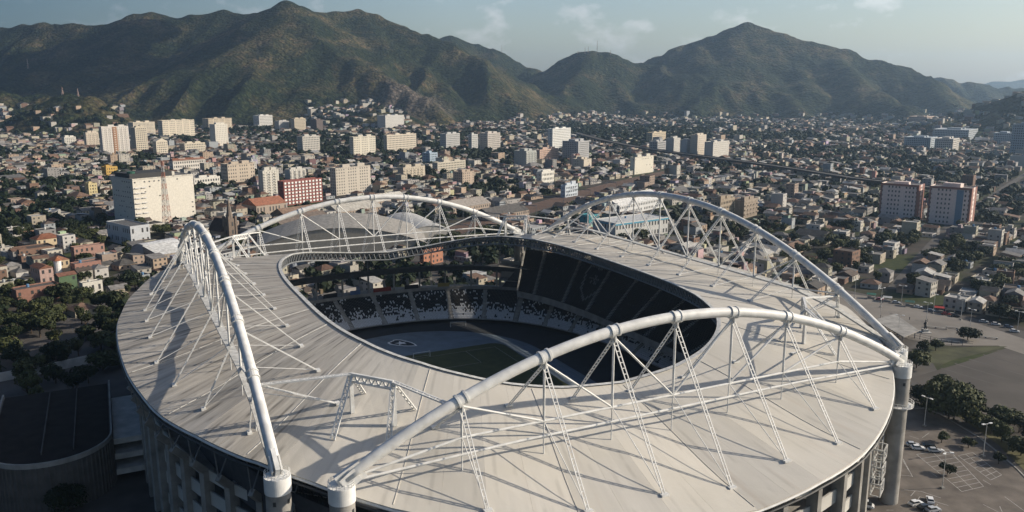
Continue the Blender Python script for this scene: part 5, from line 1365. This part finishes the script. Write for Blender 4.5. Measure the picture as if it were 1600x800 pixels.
for px, py, lab in [(1376,480,'thin lamp post at the near end of the plaza'),(1403,526,'stout white pole beside the right arch foot'),(1375,498,'white pole by the plaza fence'),(1447,505,'lamp post behind the statue'),(1501,500,'bright headed lamp post on the plaza street'),(1515,516,'lamp post on the plaza near the parked cars'),(1589,520,'lamp post at the far right of the street'),(1335,466,'lamp post behind the right arch, nearest of the row'),(1408,476,'lamp post by the red stall'),(1458,490,'lamp post among the stalls')]:
    lamp(px, py, 10.5, lab, 'plaza lamp posts')
# statue
P = at(1445, 519, .065); o = empty('statue', P); tag(o, 'dark bronze statue with raised arm on a pale plinth', 'statue')
m = MB(); m.box(-2.2,2.2,-2.2,2.2,0,.35); m.box(-1.2,1.2,-1.2,1.2,.354,1.6); m.build('plinth', M['concrete_light'], o)
m = MB(); m.tube([(-.4,0,1.6),(-.3,0,2.9),(-.1,0,3.9),(0,0,5.0),(0,0,5.5)], [.28,.34,.5,.55,.2], 8); m.tube([(.5,0,1.6),(.35,0,2.9),(.1,0,3.9)], [.28,.33,.4], 8); m.tube([(.35,0,4.9),(.75,0,5.6),(.8,0,6.6)], [.2,.17,.12], 6); m.tube([(-.35,0,4.9),(-.8,0,4.2),(-.9,0,3.5)], [.2,.17,.12], 6); m.lathe([(.05,5.4),(.3,5.6),(.34,5.85),(.22,6.15),(.05,6.2)], 8, (0,0,0)); m.build('figure', M['dark_steel'], o, smooth=True)
# fence of the plaza, canopy by the stadium, benches
o = empty('fence', (0,0,0)); tag(o, 'low metal fence between the plaza and the stadium ground', 'fence')
fp = [at(*q, .06) for q in [(1375,500),(1395,515),(1420,527),(1437,530),(1470,538),(1520,542)]]
for a, b in zip(fp[:-1], fp[1:]):
    n_ = max(2, int((b-a).length/4))
    for k in range(n_):
        p, q = a.lerp(b, k/n_), a.lerp(b, (k+1)/n_)
        m = MB(); m.beam(p, p+Vector((0,0,2.6)), .08); m.build('fence_post', M['dark_steel'], o)
        m = MB()
        for zz in (.3, 1.4, 2.5): m.beam(p+Vector((0,0,zz)), q+Vector((0,0,zz)), .05)
        m.build('fence_rail', M['dark_steel'], o)
for i, (px, py, lab) in enumerate([(1462,513,'long dark bench left of two on the plaza'),(1495,514,'long dark bench right of two on the plaza'),(1480,534,'low dark wall segment in front of the grass'),(1540,528,'short dark bench near the street')]):
    o = empty('bench', at(px, py, .065), radians(-26)); tag(o, lab, 'bench', 'plaza benches')
    m = MB(); m.box(-5,5,-.5,.5,.55,.75); m.build('seat', M['concrete'], o)
    for s in (-4.5, 0, 4.5):
        m = MB(); m.box(s-.3,s+.3,-.4,.4,0,.549); m.build('leg', M['concrete'], o)
# flat canopy at the plaza entrance
pc = [at(*q, 4.2) for q in [(1366,500),(1398,491),(1436,517),(1412,527)]]; cc = sum(pc, Vector())/4
o = empty('entrance_canopy', (cc.x, cc.y, 0)); tag(o, 'low pale flat canopy between the right arch foot and the plaza', 'canopy')
m = MB(); m.prism([(p.x-cc.x, p.y-cc.y) for p in pc][::-1], 4.0, 4.4); m.build('roof', M['concrete'], o)
for p in pc:
    for f in (0.1, .9):
        q = (p-cc)*.92; 
        m = MB(); m.beam((q.x*f,q.y*f,0),(q.x*f,q.y*f,3.99),.15); m.build('column', M['truss_grey'], o)
# market stalls along the street
for i, (px, c, lab) in enumerate([(1361,(.05,.16,.12),'green awning stall by the plaza street'),(1386,(.5,.5,.48),'white awning stall left of the statue'),(1421,(.05,.13,.11),'dark green awning stall behind the plaza'),(1467,(.45,.06,.05),'red awning stall behind the plaza'),(1484,(.05,.05,.05),'black awning stall behind the plaza')]):
    o = empty('market_stall', at(px, 466+(px-1361)*.2, .085), radians(-26)); tag(o, lab, 'stall', 'stalls along the plaza street')
    for sx2 in (-1,1):
        for sy2 in (-1,1):
            m = MB(); m.beam((sx2*2,sy2*1.3,0),(sx2*2,sy2*1.3,2.5),.06); m.build('pole', M['steel_dirty'], o)
    m = MB(); m.cur = c; m.add([(-2.4,-1.7,2.4),(2.4,-1.7,2.4),(2.4,1.7,2.4),(-2.4,1.7,2.4),(-2.2,0,3.1),(2.2,0,3.1)], [(0,1,5,4),(1,2,5),(2,3,4,5),(3,0,4),(3,2,1,0)]); m.build('awning', M['tint'], o, color=True)
    m = MB(); m.box(-1.8,1.8,-1,.2,0,1); m.build('counter', M['concrete'], o)
# pedestrian
P = at(1421, 500, .065); o = empty('person', P); tag(o, 'small standing person in dark clothes on the plaza', 'person')
m = MB(); m.tube([(-.12,0,0),(-.1,0,.45),(-.08,0,.9),(0,0,1.2),(0,0,1.42),(0,0,1.5)], [.06,.075,.11,.17,.16,.06], 8); m.tube([(.12,0,0),(.1,0,.45),(.08,0,.9)], [.06,.075,.1], 8); m.tube([(.17,0,1.38),(.22,0,1.1),(.2,.05,.85)], [.06,.05,.04], 6); m.tube([(-.17,0,1.38),(-.22,0,1.1),(-.2,.05,.85)], [.06,.05,.04], 6); m.lathe([(.03,1.48),(.09,1.56),(.105,1.64),(.08,1.73),(.02,1.76)], 8); m.build('body', M['dark_steel'], o, smooth=True)
# trees on the right
def named_tree(px, py, sc2, lab, proto=None): 
    P = at(px, py); occupied.append((P.x, P.y, 4)); return tree(P, lab, proto, sc2, 'trees beside the car park')
named_tree(1482,655,1.15,'big dark broadleaf tree beside the right pylon',BIG)
named_tree(1446,640,.8,'dark tree between the pylon and the big tree',BIG)
named_tree(1505,640,.8,'round tree right of the big tree at the field edge',BIG)
named_tree(1512,531,.8,'single round tree standing on the plaza edge',TREE[2])
named_tree(1462,548,.85,'bushy tree on the grass patch, right one',TREE[1])
named_tree(1444,552,.8,'bushy tree on the grass patch, left one',TREE[1])
named_tree(1432,575,.8,'dark low tree behind the right pylon',TREE[2])
named_tree(1471,692,.55,'small tree on the verge by the lamp post',TREE[1])
named_tree(1513,700,.6,'small tree shading the verge',TREE[1])
named_tree(1560,725,.55,'small dark tree on the verge, middle',TREE[1])
named_tree(1480,741,.6,'lone small round tree inside the parking bays',TREE[1])
hp = [(1490,655),(1510,660),(1530,668),(1548,678),(1565,690),(1580,700),(1595,712),(1610,725),(1520,640),(1545,652),(1570,664),(1592,676),(1612,690)]
o = None
for i, (px, py) in enumerate(hp):
    ordn = ['first','second','third','fourth','fifth','sixth','seventh','eighth','ninth','tenth','eleventh','twelfth','thirteenth'][i]
    named_tree(px, py, rnd.uniform(.68,.9), f'dark hedge tree between car park and earth field, {ordn} of the row', TREE[i % 4])
named_tree(100,800,.75,'dark tree in front of the ramp building',BIG)

# ------------------------------------------------------------------ railway, elevated road, streets
def path_px(pts, z=0.): return [at(*q, z) for q in pts]
def band_px(name, pts, w, z, mat, label):
    P = path_px(pts, z); m = MB(); L = []; R = []
    for i, p in enumerate(P):
        d = (P[min(i+1,len(P)-1)]-P[max(i-1,0)]).normalized(); s = Vector((-d.y,d.x,0))*w/2; L.append(p+s); R.append(p-s)
    for i in range(len(P)-1): m.add([tuple(R[i]),tuple(R[i+1]),tuple(L[i+1]),tuple(L[i])], [(0,1,2,3)])
    o = m.build(name, mat); tag(o, label, kind='structure'); return P
M['ballast'] = simple('railway_ballast', (.075,.062,.053), .95, var=.35, scale=.08)
RAIL = [(690,367),(720,358),(800,335),(870,314),(940,294),(1010,277),(1060,266)]
rp_ = band_px('railway_bed', RAIL, 28, .12, M['ballast'], 'brown ballast bed of the railway')
for k, off in enumerate((-10,-5.5,-1.5,2.5,6.5,10.5)):
    m = MB()
    for i in range(len(rp_)-1):
        a, b = rp_[i], rp_[i+1]; d = (b-a).normalized(); s = Vector((-d.y,d.x,0))
        for g_ in (-.75,.75): m.beam(a+s*(off+g_)+Vector((0,0,.2)), b+s*(off+g_)+Vector((0,0,.2)), .09, .08)
    tag(m.build('rail_track', M['rust']), 'steel rails of the railway', kind='structure')
def gantry(f, lab):
    i = min(int(f), len(rp_)-2); p = rp_[i].lerp(rp_[i+1], f-i); d = (rp_[i+1]-rp_[i]).normalized(); s = Vector((-d.y,d.x,0))
    o = empty('catenary_gantry', p, atan2(s.y, s.x)); tag(o, lab, 'gantry', 'gantries over the railway')
    for e in (-1,1):
        m = MB(); m.tube([(e*22,0,0),(e*22,0,9)], .22, 6); m.build('post', M['truss_grey'], o)
    m = MB(); m.beam((-22,0,8.6),(22,0,8.6),.18,.3); m.build('cross_beam', M['truss_grey'], o)
for j in range(7): gantry(0.2+j*.62, f"railway gantry, {['first','second','third','fourth','fifth','sixth','seventh'][j]} away from the stadium")
# elevated road
VIA = [(900,214),(940,226),(985,236),(1040,246),(1110,256),(1180,266),(1250,277),(1330,291),(1420,303),(1500,314)]
vp = path_px(VIA); via = empty('elevated_road', (0,0,0)); tag(via, 'long elevated concrete road curving across the city', 'viaduct')
for i in range(len(vp)-1):
    a, b = vp[i], vp[i+1]; z = Vector((0,0,9.5)); m = MB(); m.beam(a+z, b+z, 8, .9); dk = m.build('deck', M['asphalt'], via)
    d = (b-a).normalized(); s = Vector((-d.y,d.x,0))
    for e in (-1,1):
        m = MB(); m.beam(a+z+s*e*7.6+Vector((0,0,1.3)), b+z+s*e*7.6+Vector((0,0,1.3)), .25, .4); m.build('barrier', M['concrete_dark'], dk)
    n_ = max(2, int((b-a).length/32))
    for k in range(n_):
        p = a.lerp(b, (k+.5)/n_); m = MB(); m.tube([p+Vector((0,0,-.5)), p+Vector((0,0,8.7))], 1.3, 8); m.build('pier', M['concrete'], via)
def near_path(P, path, w):
    for a, b in zip(path[:-1], path[1:]):
        dx, dy = b.x-a.x, b.y-a.y; t = max(0, min(1, ((P[0]-a.x)*dx+(P[1]-a.y)*dy)/(dx*dx+dy*dy)))
        if hypot(P[0]-a.x-t*dx, P[1]-a.y-t*dy) < w: return True
    return False
AVE = [path_px(q) for q in ([(1620,260),(1560,300),(1490,345),(1440,400),(1395,452)], [(0,470),(120,455),(200,425),(290,392)], [(560,300),(470,335),(380,380)])]
for k, q in enumerate(AVE):
    m = MB()
    for a, b in zip(q[:-1], q[1:]):
        d = (b-a).normalized(); s = Vector((-d.y,d.x,0))*3.5; m.sheet([(a-s).xy[:], (b-s).xy[:], (b+s).xy[:], (a+s).xy[:]], .1+.004*k)
    tag(m.build('avenue', M['asphalt']), 'city avenue', kind='structure')

# ------------------------------------------------------------------ the city: houses and trees
from bisect import bisect
occ_grid = {}
for x, y, r in occupied:
    for ix in range(int(floor((x-r-8)/40)), int(floor((x+r+8)/40))+1):
        for iy in range(int(floor((y-r-8)/40)), int(floor((y+r+8)/40))+1): occ_grid.setdefault((ix,iy), []).append((x,y,r))
def is_free(x, y, r):
    for ox, oy, orr in occ_grid.get((int(floor(x/40)), int(floor(y/40))), ()):
        if (x-ox)**2+(y-oy)**2 < (orr*.86+r)**2: return False
    sx_, sy_ = w2s((x, y))
    if (abs(sx_)/138)**2.2+(abs(sy_)/168)**2.2 < 1: return False
    return True
def inpoly(x, y, poly):
    c = False; j = len(poly)-1
    for i in range(len(poly)):
        if (poly[i][1] > y) != (poly[j][1] > y) and x < (poly[j][0]-poly[i][0])*(y-poly[i][1])/(poly[j][1]-poly[i][1])+poly[i][0]: c = not c
        j = i
    return c
RIGHT_OPEN = [(1290,452),(1360,455),(1440,474),(1530,494),(1640,520),(1900,600),(1900,900),(1200,900),(1290,470)]
LEFT_DARK = [(-80,560),(190,470),(260,560),(300,900),(-200,900)]
STAD_SIL = [(184,520),(190,485),(215,450),(290,398),(345,392),(420,402),(600,398),(700,385),(820,368),(940,367),(1030,386),(1120,409),(1228,439),(1331,482),(1385,545),(1425,560),(1410,800),(250,800)]
GREEN = [(40,300,60),(0,330,60),(60,345,45),(110,325,38),(150,320,45),(20,380,22),(60,360,14),(10,420,16),(40,440,10),(100,400,8),(20,520,40),(80,500,30),(150,470,30),(0,480,40),(160,360,35),(240,370,20),(225,375,20),(520,228,150),(570,232,120),(500,222,110),(640,238,90),(700,232,110),(760,240,90),(660,225,100),(930,205,150),(960,212,130),(1000,215,150),(980,225,100),(900,200,120),(1060,205,120),(1250,238,90),(1290,245,80),(1240,215,110),(1340,240,70),(1400,255,60),(1330,262,50),(1380,320,35),(1460,390,30),(1480,400,28),(1430,350,25),(1530,345,40),(1570,330,45),(1590,310,50),(1540,300,40),(1530,430,20),(1310,395,22),(1290,405,18),(1060,345,30),(1100,330,25),(1000,360,25),(1045,362,22),(660,282,30),(690,276,30),(600,262,30),(545,258,25),(530,250,25),(760,300,30),(780,290,25),(700,335,22),(720,330,20),(655,335,25),(490,325,20),(420,340,16),(560,325,16),(100,205,150),(80,195,150),(130,190,120),(380,205,90),(300,178,120),(270,270,25),(220,250,35),(105,255,40),(190,265,40),(320,300,20),(1130,200,120),(1180,215,90),(1560,250,70),(1600,280,60),(1500,280,50),(1440,265,50),(640,425,45),(700,420,45),(760,415,45),(720,400,40),(780,395,40),(600,420,40),(740,440,30),(690,440,30),(560,430,30)]
GW = [(at(px, py).x, at(px, py).y, r*1.0) for px, py, r in GREEN]
def greenness(x, y):
    g_ = 0
    for gx, gy, r in GW:
        d = hypot((x-gx), (y-gy)*.6)
        if d < r*1.5: g_ = max(g_, 1-max(0, d-r*.5)/r)
    return g_+.0
WALLS = [(.60,.57,.51),(.55,.52,.46),(.62,.60,.57),(.50,.44,.35),(.52,.40,.30),(.44,.42,.40),(.34,.33,.32),(.42,.33,.27),(.27,.17,.125),(.47,.45,.36),(.40,.43,.45),(.55,.50,.40)]
WALLS = [tuple(c*.70 for c in w) for w in WALLS]
WN = ['white','cream','white','beige','tan','pale grey','grey','pink','brick red','yellowish','pale blue','cream']
ROOFS = [(.14,.085,.062),(.17,.105,.078),(.12,.095,.08),(.17,.165,.16),(.25,.24,.23),(.46,.45,.43),(.10,.095,.09),(.20,.13,.095)]
ROOFS = [tuple(c*.8 for c in w) for w in ROOFS]
RN = ['terracotta','terracotta','brown','grey','pale grey','white','dark','rust coloured']
hs_ = []; tr_ = []
crnd = random.Random(21)
ys = 330.
# lots along street blocks, in the city's own grid
ga = BETA0+pi/2; gc, gs = cos(ga), sin(ga)
def try_lot(x, y, dep, lot):
    q = to_px((x, y, 0))
    if q is None or q[0] < -90 or q[0] > 1690 or q[1] > 800: return
    if inpoly(q[0], q[1], RIGHT_OPEN): return
    if inpoly(q[0], q[1], LEFT_DARK):
        if crnd.random() < .8 and is_free(x, y, 3): tr_.append((x, y, 0.0, crnd.uniform(.9,1.4), q))
        return
    h0 = 0.
    if y > 1750:
        h0 = hill_at(x, y)
        favela = (480 < q[0] < 640 and h0 < 75) or (q[0] > 1440 and h0 < 110 and crnd.random() < .8) or (q[0] < 200 and h0 < 70 and y < 2650) or (800 < q[0] < 1440 and h0 < 22)
        if h0 > 4 and not favela: return
        if h0 > 4 and crnd.random() < .35: return
        h0 = max(0., h0)
    if near_path((x, y), rp_, 27) or near_path((x, y), vp, 13) or any(near_path((x, y), a_, 6.5) for a_ in AVE): return
    gr = greenness(x, y)
    nz = noise1(x/170., y/170.)
    g_p = min(.8, max(gr*1.15-.12, (nz-.49)*2.6, .20))
    if crnd.random() < g_p:
        if is_free(x, y, 3.5): tr_.append((x+crnd.uniform(-3,3), y+crnd.uniform(-3,3), h0, crnd.uniform(.65,1.25), q))
        return
    if crnd.random() < .06: return
    W = lot*crnd.uniform(.75,1.12); D = lot*crnd.uniform(.75,1.15)
    if not is_free(x, y, max(W, D)*.5): return
    fl = crnd.choices([1,2,3,4,6], [.52,.39,.07,.017,.003])[0]
    big = crnd.random()
    if big < .03: W *= 2.2; D *= 1.6; fl = crnd.choice([1,2])
    elif big < .045 and dep > 900: fl = crnd.choice([4,5,6]); W *= 1.3
    H = fl*2.75+crnd.uniform(.1,.7)
    wi = crnd.randrange(len(WALLS)); ri = crnd.randrange(len(ROOFS))
    rt = crnd.choices(['flat','gable','hip','lean'], [.42,.26,.18,.14])[0] if fl < 4 else 'flat'
    if rt == 'flat': ri = crnd.choice([3,4,5,6,2])
    if rt == 'lean': ri = crnd.choice([3,4,5,6,7])
    hs_.append((x, y, h0, W, D, H, ga+crnd.gauss(0,.05)+(pi/2 if crnd.random() < .3 else 0), wi, ri, rt, fl, q))
DMAX = 3450.
for scale_, d0, d1 in ((10.8, 250, 760), (12.2, 760, 1300), (14.2, 1300, 2100), (17.5, 2100, DMAX)):
    # grid of lots in rotated coordinates
    n_ = int(d1*1.35/scale_)
    for i in range(-n_, n_):
        if i % 9 == 0: continue            # cross street
        for j in range(-n_, n_):
            if j % 5 in (0,): continue        # street
            u_, v_ = i*scale_+crnd.uniform(-1.5,1.5), j*scale_*.92+crnd.uniform(-1.5,1.5)
            x, y = u_*gc-v_*gs, u_*gs+v_*gc
            if y < 60: continue
            d = hypot(x, y)
            if not (d0 <= d < d1) or abs(x) > y*.72+60: continue
            try_lot(x, y, d, scale_*crnd.uniform(.8,1.05))
# split: the ones that show largest are things of their own, the rest one mass
def visible(q): return -5 < q[0] < 1605 and q[1] < 800 and not inpoly(q[0], q[1]-4, STAD_SIL)
hv = [h for h in hs_ if visible(h[11])]; hv.sort(key=lambda h: h[11][2]/max(h[3], h[5]))
single = hv[:295]; sset = set(id(h) for h in single)
ORD = ['nearest','second nearest','third nearest','fourth nearest','fifth nearest','sixth nearest','seventh nearest','eighth nearest','ninth nearest','tenth nearest']
used_labels = {}
def where(q):
    best = min(landmarks, key=lambda l_: (l_[0]-q[0])**2+((l_[1]-q[1])*1.6)**2)
    dx, dy = q[0]-best[0], q[1]-best[1]
    side = ('right of' if dx > 0 else 'left of') if abs(dx) > abs(dy)*1.2 else ('in front of' if dy > 0 else 'behind')
    return side+' '+best[2], hypot(dx, dy)
landmarks = [l_ for l_ in landmarks if len(l_[2].split()) <= 6]
landmarks += [(1445,505,'the plaza statue'),(1410,600,'the right pylon'),(310,352,'the left arch top'),(620,310,'the far arch top'),(1000,306,'the right arch top'),(1250,420,'the right arch flank'),(1320,440,'the right arch lower half'),(1560,510,'the parked street cars'),(1480,470,'the market stalls'),(1560,420,'the far right dark houses'),(80,340,'the left grove'),(1380,400,'the avenue end')]
def unique_label(base, q, limit=16):
    pos, d = where(q)
    key = (base, pos)
    k = used_labels.get(key, 0); used_labels[key] = k+1
    if k == 0: lab = f'{base} {pos}'
    elif k < 10: lab = f'{base}, {ORD[k]} {pos}'
    else: lab = f'{base} {pos}'
    w = lab.split()
    return ' '.join(w[:limit])
FL = {1:'one storey',2:'two storey',3:'three storey',4:'four storey',5:'five storey',6:'six storey',7:'seven storey'}
single.sort(key=lambda h: h[11][2])
for (x, y, z, W, D, H, a, wi, ri, rt, fl, q) in single:
    off = Vector((W/2, D/2, 0)); off.rotate(Matrix.Rotation(a, 3, 'Z'))
    o = empty('house', (x-off.x, y-off.y, z), a)
    tag(o, unique_label(f"{WN[wi]} {FL[fl]} house, {RN[ri]} {'tin' if rt == 'lean' else rt} roof", q), 'house', 'houses of the city')
    wall_roof(o, W, D, H, WALLS[wi], ROOFS[ri], rt, fl, True, crnd)
mw = MB(); mr_ = MB(); mg = MB()
def rotp(x, y, a, pts): 
    c, s = cos(a), sin(a); return [(x+px*c-py*s, y+px*s+py*c, pz) for px, py, pz in pts]
for h in hs_:
    if id(h) in sset: continue
    (x, y, z, W, D, H, a, wi, ri, rt, fl, q) = h
    X, Y = W/2, D/2; b = .9+.2*crnd.random(); mw.cur = tuple(c*b for c in WALLS[wi]); mr_.cur = tuple(c*b for c in ROOFS[ri])
    zb = z-6 if z > 1 else 0
    mw.add(rotp(x, y, a, [(-X,-Y,zb),(X,-Y,zb),(X,Y,zb),(-X,Y,zb),(-X,-Y,z+H),(X,-Y,z+H),(X,Y,z+H),(-X,Y,z+H)]), [(0,1,5,4),(1,2,6,5),(2,3,7,6),(3,0,4,7)])
    for _k in range(crnd.choice([0,1,1,2])):                  # lean-to rooms, terraces and upper rooms
        ax_, ay_ = crnd.uniform(-X*.9, X*.9), crnd.uniform(-Y*.9, Y*.9); aw_, ad_ = W*crnd.uniform(.18,.4), D*crnd.uniform(.18,.4)
        ah_ = z+(H+crnd.uniform(1.6,2.8) if crnd.random() < .25 else H*crnd.uniform(.35,.8))
        if ah_ < z+H: ax_ += X*crnd.choice([-1,1])*.6; ay_ += Y*crnd.choice([-1,1])*.6
        mw.cur = tuple(c*crnd.uniform(.75,1.15) for c in crnd.choice(WALLS))
        mw.add(rotp(x, y, a, [(ax_-aw_,ay_-ad_,zb),(ax_+aw_,ay_-ad_,zb),(ax_+aw_,ay_+ad_,zb),(ax_-aw_,ay_+ad_,zb),(ax_-aw_,ay_-ad_,ah_),(ax_+aw_,ay_-ad_,ah_),(ax_+aw_,ay_+ad_,ah_),(ax_-aw_,ay_+ad_,ah_)]), [(0,1,5,4),(1,2,6,5),(2,3,7,6),(3,0,4,7)])
        ti = crnd.randrange(len(ROOFS)); sv = mr_.cur; mr_.cur = ROOFS[ti]
        mr_.add(rotp(x, y, a, [(ax_-aw_-.2,ay_-ad_-.2,ah_+.05),(ax_+aw_+.2,ay_-ad_-.2,ah_+.05),(ax_+aw_+.2,ay_+ad_+.2,ah_+.25),(ax_-aw_-.2,ay_+ad_+.2,ah_+.25)]), [(0,1,2,3)]); mr_.cur = sv
    Ht = z+H
    if rt == 'flat':
        mr_.add(rotp(x, y, a, [(-X,-Y,Ht-.3),(X,-Y,Ht-.3),(X,Y,Ht-.3),(-X,Y,Ht-.3)]), [(0,1,2,3)])
        if crnd.random() < .5 and q[2] < 1600:
            tx, ty, tw = crnd.uniform(-X*.5,X*.5), crnd.uniform(-Y*.5,Y*.5), crnd.uniform(.8,2.2)
            mw.add(rotp(x, y, a, [(tx-tw,ty-tw,Ht-.3),(tx+tw,ty-tw,Ht-.3),(tx+tw,ty+tw,Ht-.3),(tx-tw,ty+tw,Ht-.3),(tx-tw,ty-tw,Ht+2.2),(tx+tw,ty-tw,Ht+2.2),(tx+tw,ty+tw,Ht+2.2),(tx-tw,ty+tw,Ht+2.2)]), [(0,1,5,4),(1,2,6,5),(2,3,7,6),(3,0,4,7),(4,5,6,7)])
    else:
        r = min(W, D)*.24; e = .3; i_ = 0 if rt == 'gable' else min(X, Y)*.9
        if rt == 'lean': mr_.add(rotp(x, y, a, [(-X-e,-Y-e,Ht),(X+e,-Y-e,Ht),(X+e,Y+e,Ht+D*.15),(-X-e,Y+e,Ht+D*.15)]), [(0,1,2,3)])
        elif W >= D: mr_.add(rotp(x, y, a, [(-X-e,-Y-e,Ht),(X+e,-Y-e,Ht),(X+e,Y+e,Ht),(-X-e,Y+e,Ht),(-X-e+i_,0,Ht+r),(X+e-i_,0,Ht+r)]), [(0,1,5,4),(2,3,4,5),(1,2,5),(3,0,4)])
        else: mr_.add(rotp(x, y, a, [(-X-e,-Y-e,Ht),(X+e,-Y-e,Ht),(X+e,Y+e,Ht),(-X-e,Y+e,Ht),(0,-Y-e+i_,Ht+r),(0,Y+e-i_,Ht+r)]), [(1,2,5,4),(3,0,4,5),(0,1,4),(2,3,5)])
    if q[2] < 1500:
        fh = H/fl
        for f in range(fl):
            z0, z1 = z+f*fh+fh*.35, z+f*fh+fh*.8
            for k in range(max(1, int(W/3.6))):
                if crnd.random() < .8:
                    xx = -X+(k+.5)*W/max(1, int(W/3.6)); mg.add(rotp(x, y, a, [(xx-.6,-Y-.06,z0),(xx+.6,-Y-.06,z0),(xx+.6,-Y-.06,z1),(xx-.6,-Y-.06,z1)]), [(0,1,2,3)])
            for k in range(max(1, int(D/3.6))):
                if crnd.random() < .7:
                    yy = -Y+(k+.5)*D/max(1, int(D/3.6)); mg.add(rotp(x, y, a, [(-X-.06,yy+.6,z0),(-X-.06,yy-.6,z0),(-X-.06,yy-.6,z1),(-X-.06,yy+.6,z1)]), [(0,1,2,3)])
fab = empty('city_fabric', (0,0,0)); tag(fab, 'dense mass of far small houses filling the valley', 'houses', kind='stuff')
for nm, mb, mt in (('house_walls', mw, M['tint']), ('house_roofs', mr_, M['tint_roof']), ('house_windows', mg, M['window'])):
    mb.build(nm, mt, fab, color=mt is not M['window'], stuff=True)
# trees: nearest as individuals, the rest one canopy
tv = [t for t in tr_ if visible(t[4])]; tv.sort(key=lambda t: t[4][2])
ts = tv[:270]; tset = set(id(t) for t in ts)
TSZ = lambda s: 'large' if s > 1.08 else ('small' if s < .82 else 'mid sized')
for t in ts:
    x, y, z, s, q = t
    k = crnd.randrange(4); kind_ = ['broad','round','spreading','tall'][k]
    tree((x, y, z), unique_label(f'{TSZ(s)} {kind_} dark green tree', q), TREE[k], s, 'trees of the city')
# canopy mass: crumpled clumps of leaf facets
base = []
for k in range(4):
    r = random.Random(50+k); V = []; F = []
    for i in range(46):
        v = Vector((r.gauss(0,1), r.gauss(0,1), abs(r.gauss(0,1))*.9)).normalized(); p = Vector((v.x*4.2, v.y*4.2, 1.6+v.z*4.6))*(.62+.45*r.random())
        n_ = (v+Vector((r.gauss(0,.35), r.gauss(0,.35), r.gauss(0,.35)+.2))).normalized(); t_ = n_.cross(Vector((r.random()-.5, r.random()-.5, r.random()-.5))).normalized(); u_ = n_.cross(t_); s = 1.0+.9*r.random()
        b_ = len(V); V += [p-t_*s-u_*s*.8, p+t_*s-u_*s*.6, p+t_*s*.7+u_*s*.9, p-t_*s*.8+u_*s*.7]; F.append((b_,b_+1,b_+2,b_+3))
    base.append((np.array([list(v) for v in V]), np.array(F)))
allv = []; allf = []; nb = 0
pts = [t for t in tr_ if id(t) not in tset]
# wooded belts on the lower hills and between the far houses
for t in pts:
    x, y, z, s, q = t; V, F = base[crnd.randrange(4)]; far = 1.0 if q[2] < 900 else (1.25 if q[2] < 1800 else 1.7)
    a = crnd.random()*6.28; c, s_ = cos(a), sin(a); R_ = np.array([[c,-s_,0],[s_,c,0],[0,0,1]]); k = s*far
    allv.append((V*k)@R_.T+np.array([x, y, z])); allf.append(F+nb); nb += len(V)
if allv:
    V = np.concatenate(allv); F = np.concatenate(allf)
    me = bpy.data.meshes.new('tree_canopy'); me.vertices.add(len(V)); me.vertices.foreach_set('co', V.ravel()); me.loops.add(F.size); me.loops.foreach_set('vertex_index', F.ravel().astype(np.int32))
    me.polygons.add(len(F)); me.polygons.foreach_set('loop_start', np.arange(len(F))*4); me.polygons.foreach_set('loop_total', np.full(len(F), 4)); me.update(calc_edges=True); me.materials.append(M['leaf'])
    o = bpy.data.objects.new('tree_canopy', me); COL.objects.link(o); tag(o, 'far green tree cover scattered between the houses', 'trees', kind='stuff')
print('houses', len(hs_), 'single', len(single), 'trees', len(tr_), 'single', len(ts), 'leaf quads', nb//4)

# ------------------------------------------------------------------ unseen cloud bank, added high above the view to shade the left-hand slopes
cm_, cn_, cl_, cb_ = mat_('cloud_white'); cb_.inputs['Base Color'].default_value = (.82,.82,.84,1); cb_.inputs['Roughness'].default_value = 1.0; cb_.inputs['Specular IOR Level'].default_value = 0.0
M['cloud'] = cm_
cr_ = random.Random(5); cl = MB()
def puff(mb, c, rx, ry, rz, n=14, m=8):
    b = len(mb.v)
    for j in range(m+1):
        v = -pi/2+pi*j/m
        for i in range(n):
            u_ = 2*pi*i/n; k = 1+.22*(noise1(c[0]*.01+cos(u_)*1.6+5, c[1]*.01+sin(u_)*1.6+v*1.3)-.5)*2
            z = sin(v)*rz*k; z = z*.35 if z < 0 else z
            mb.v.append((c[0]+cos(v)*cos(u_)*rx*k, c[1]+cos(v)*sin(u_)*ry*k, c[2]+z))
    for j in range(m):
        for i in range(n): mb.f.append((b+j*n+i, b+j*n+(i+1) % n, b+(j+1)*n+(i+1) % n, b+(j+1)*n+i)); mb.c.append((.5,.5,.5))
for k in range(46):
    f = cr_.random(); x = -1150+1350*f+cr_.gauss(0,60); y = 3020+330*f*0+cr_.gauss(0,190)+200*(f-.5)
    r = cr_.uniform(90,210); puff(cl, (x, y, 960+cr_.uniform(-20,40)), r*1.25, r, r*.6)
o = cl.build('shade_cloud', M['cloud'], smooth=True); tag(o, 'unseen white cloud bank added above the valley to shade the left slopes', 'cloud', kind='stuff')

# ------------------------------------------------------------------ haze
hz = MB(); hz.box(-13000, 13000, -2500, 13500, -1.0-40, 640)
hm = bpy.data.materials.new('thin_haze'); hm.use_nodes = True; hn = hm.node_tree.nodes; hn.clear()
ho = hn.new('ShaderNodeOutputMaterial'); pv = hn.new('ShaderNodeVolumePrincipled'); hm.node_tree.links.new(pv.outputs['Volume'], ho.inputs['Volume'])
pv.inputs['Color'].default_value = (.52,.74,1.0,1); pv.inputs['Density'].default_value = 6.2e-5; pv.inputs['Anisotropy'].default_value = .5
hm.cycles.homogeneous_volume = True if hasattr(hm.cycles, 'homogeneous_volume') else True
h_o = hz.build('haze', hm); tag(h_o, 'thin blue haze over the valley', kind='stuff')
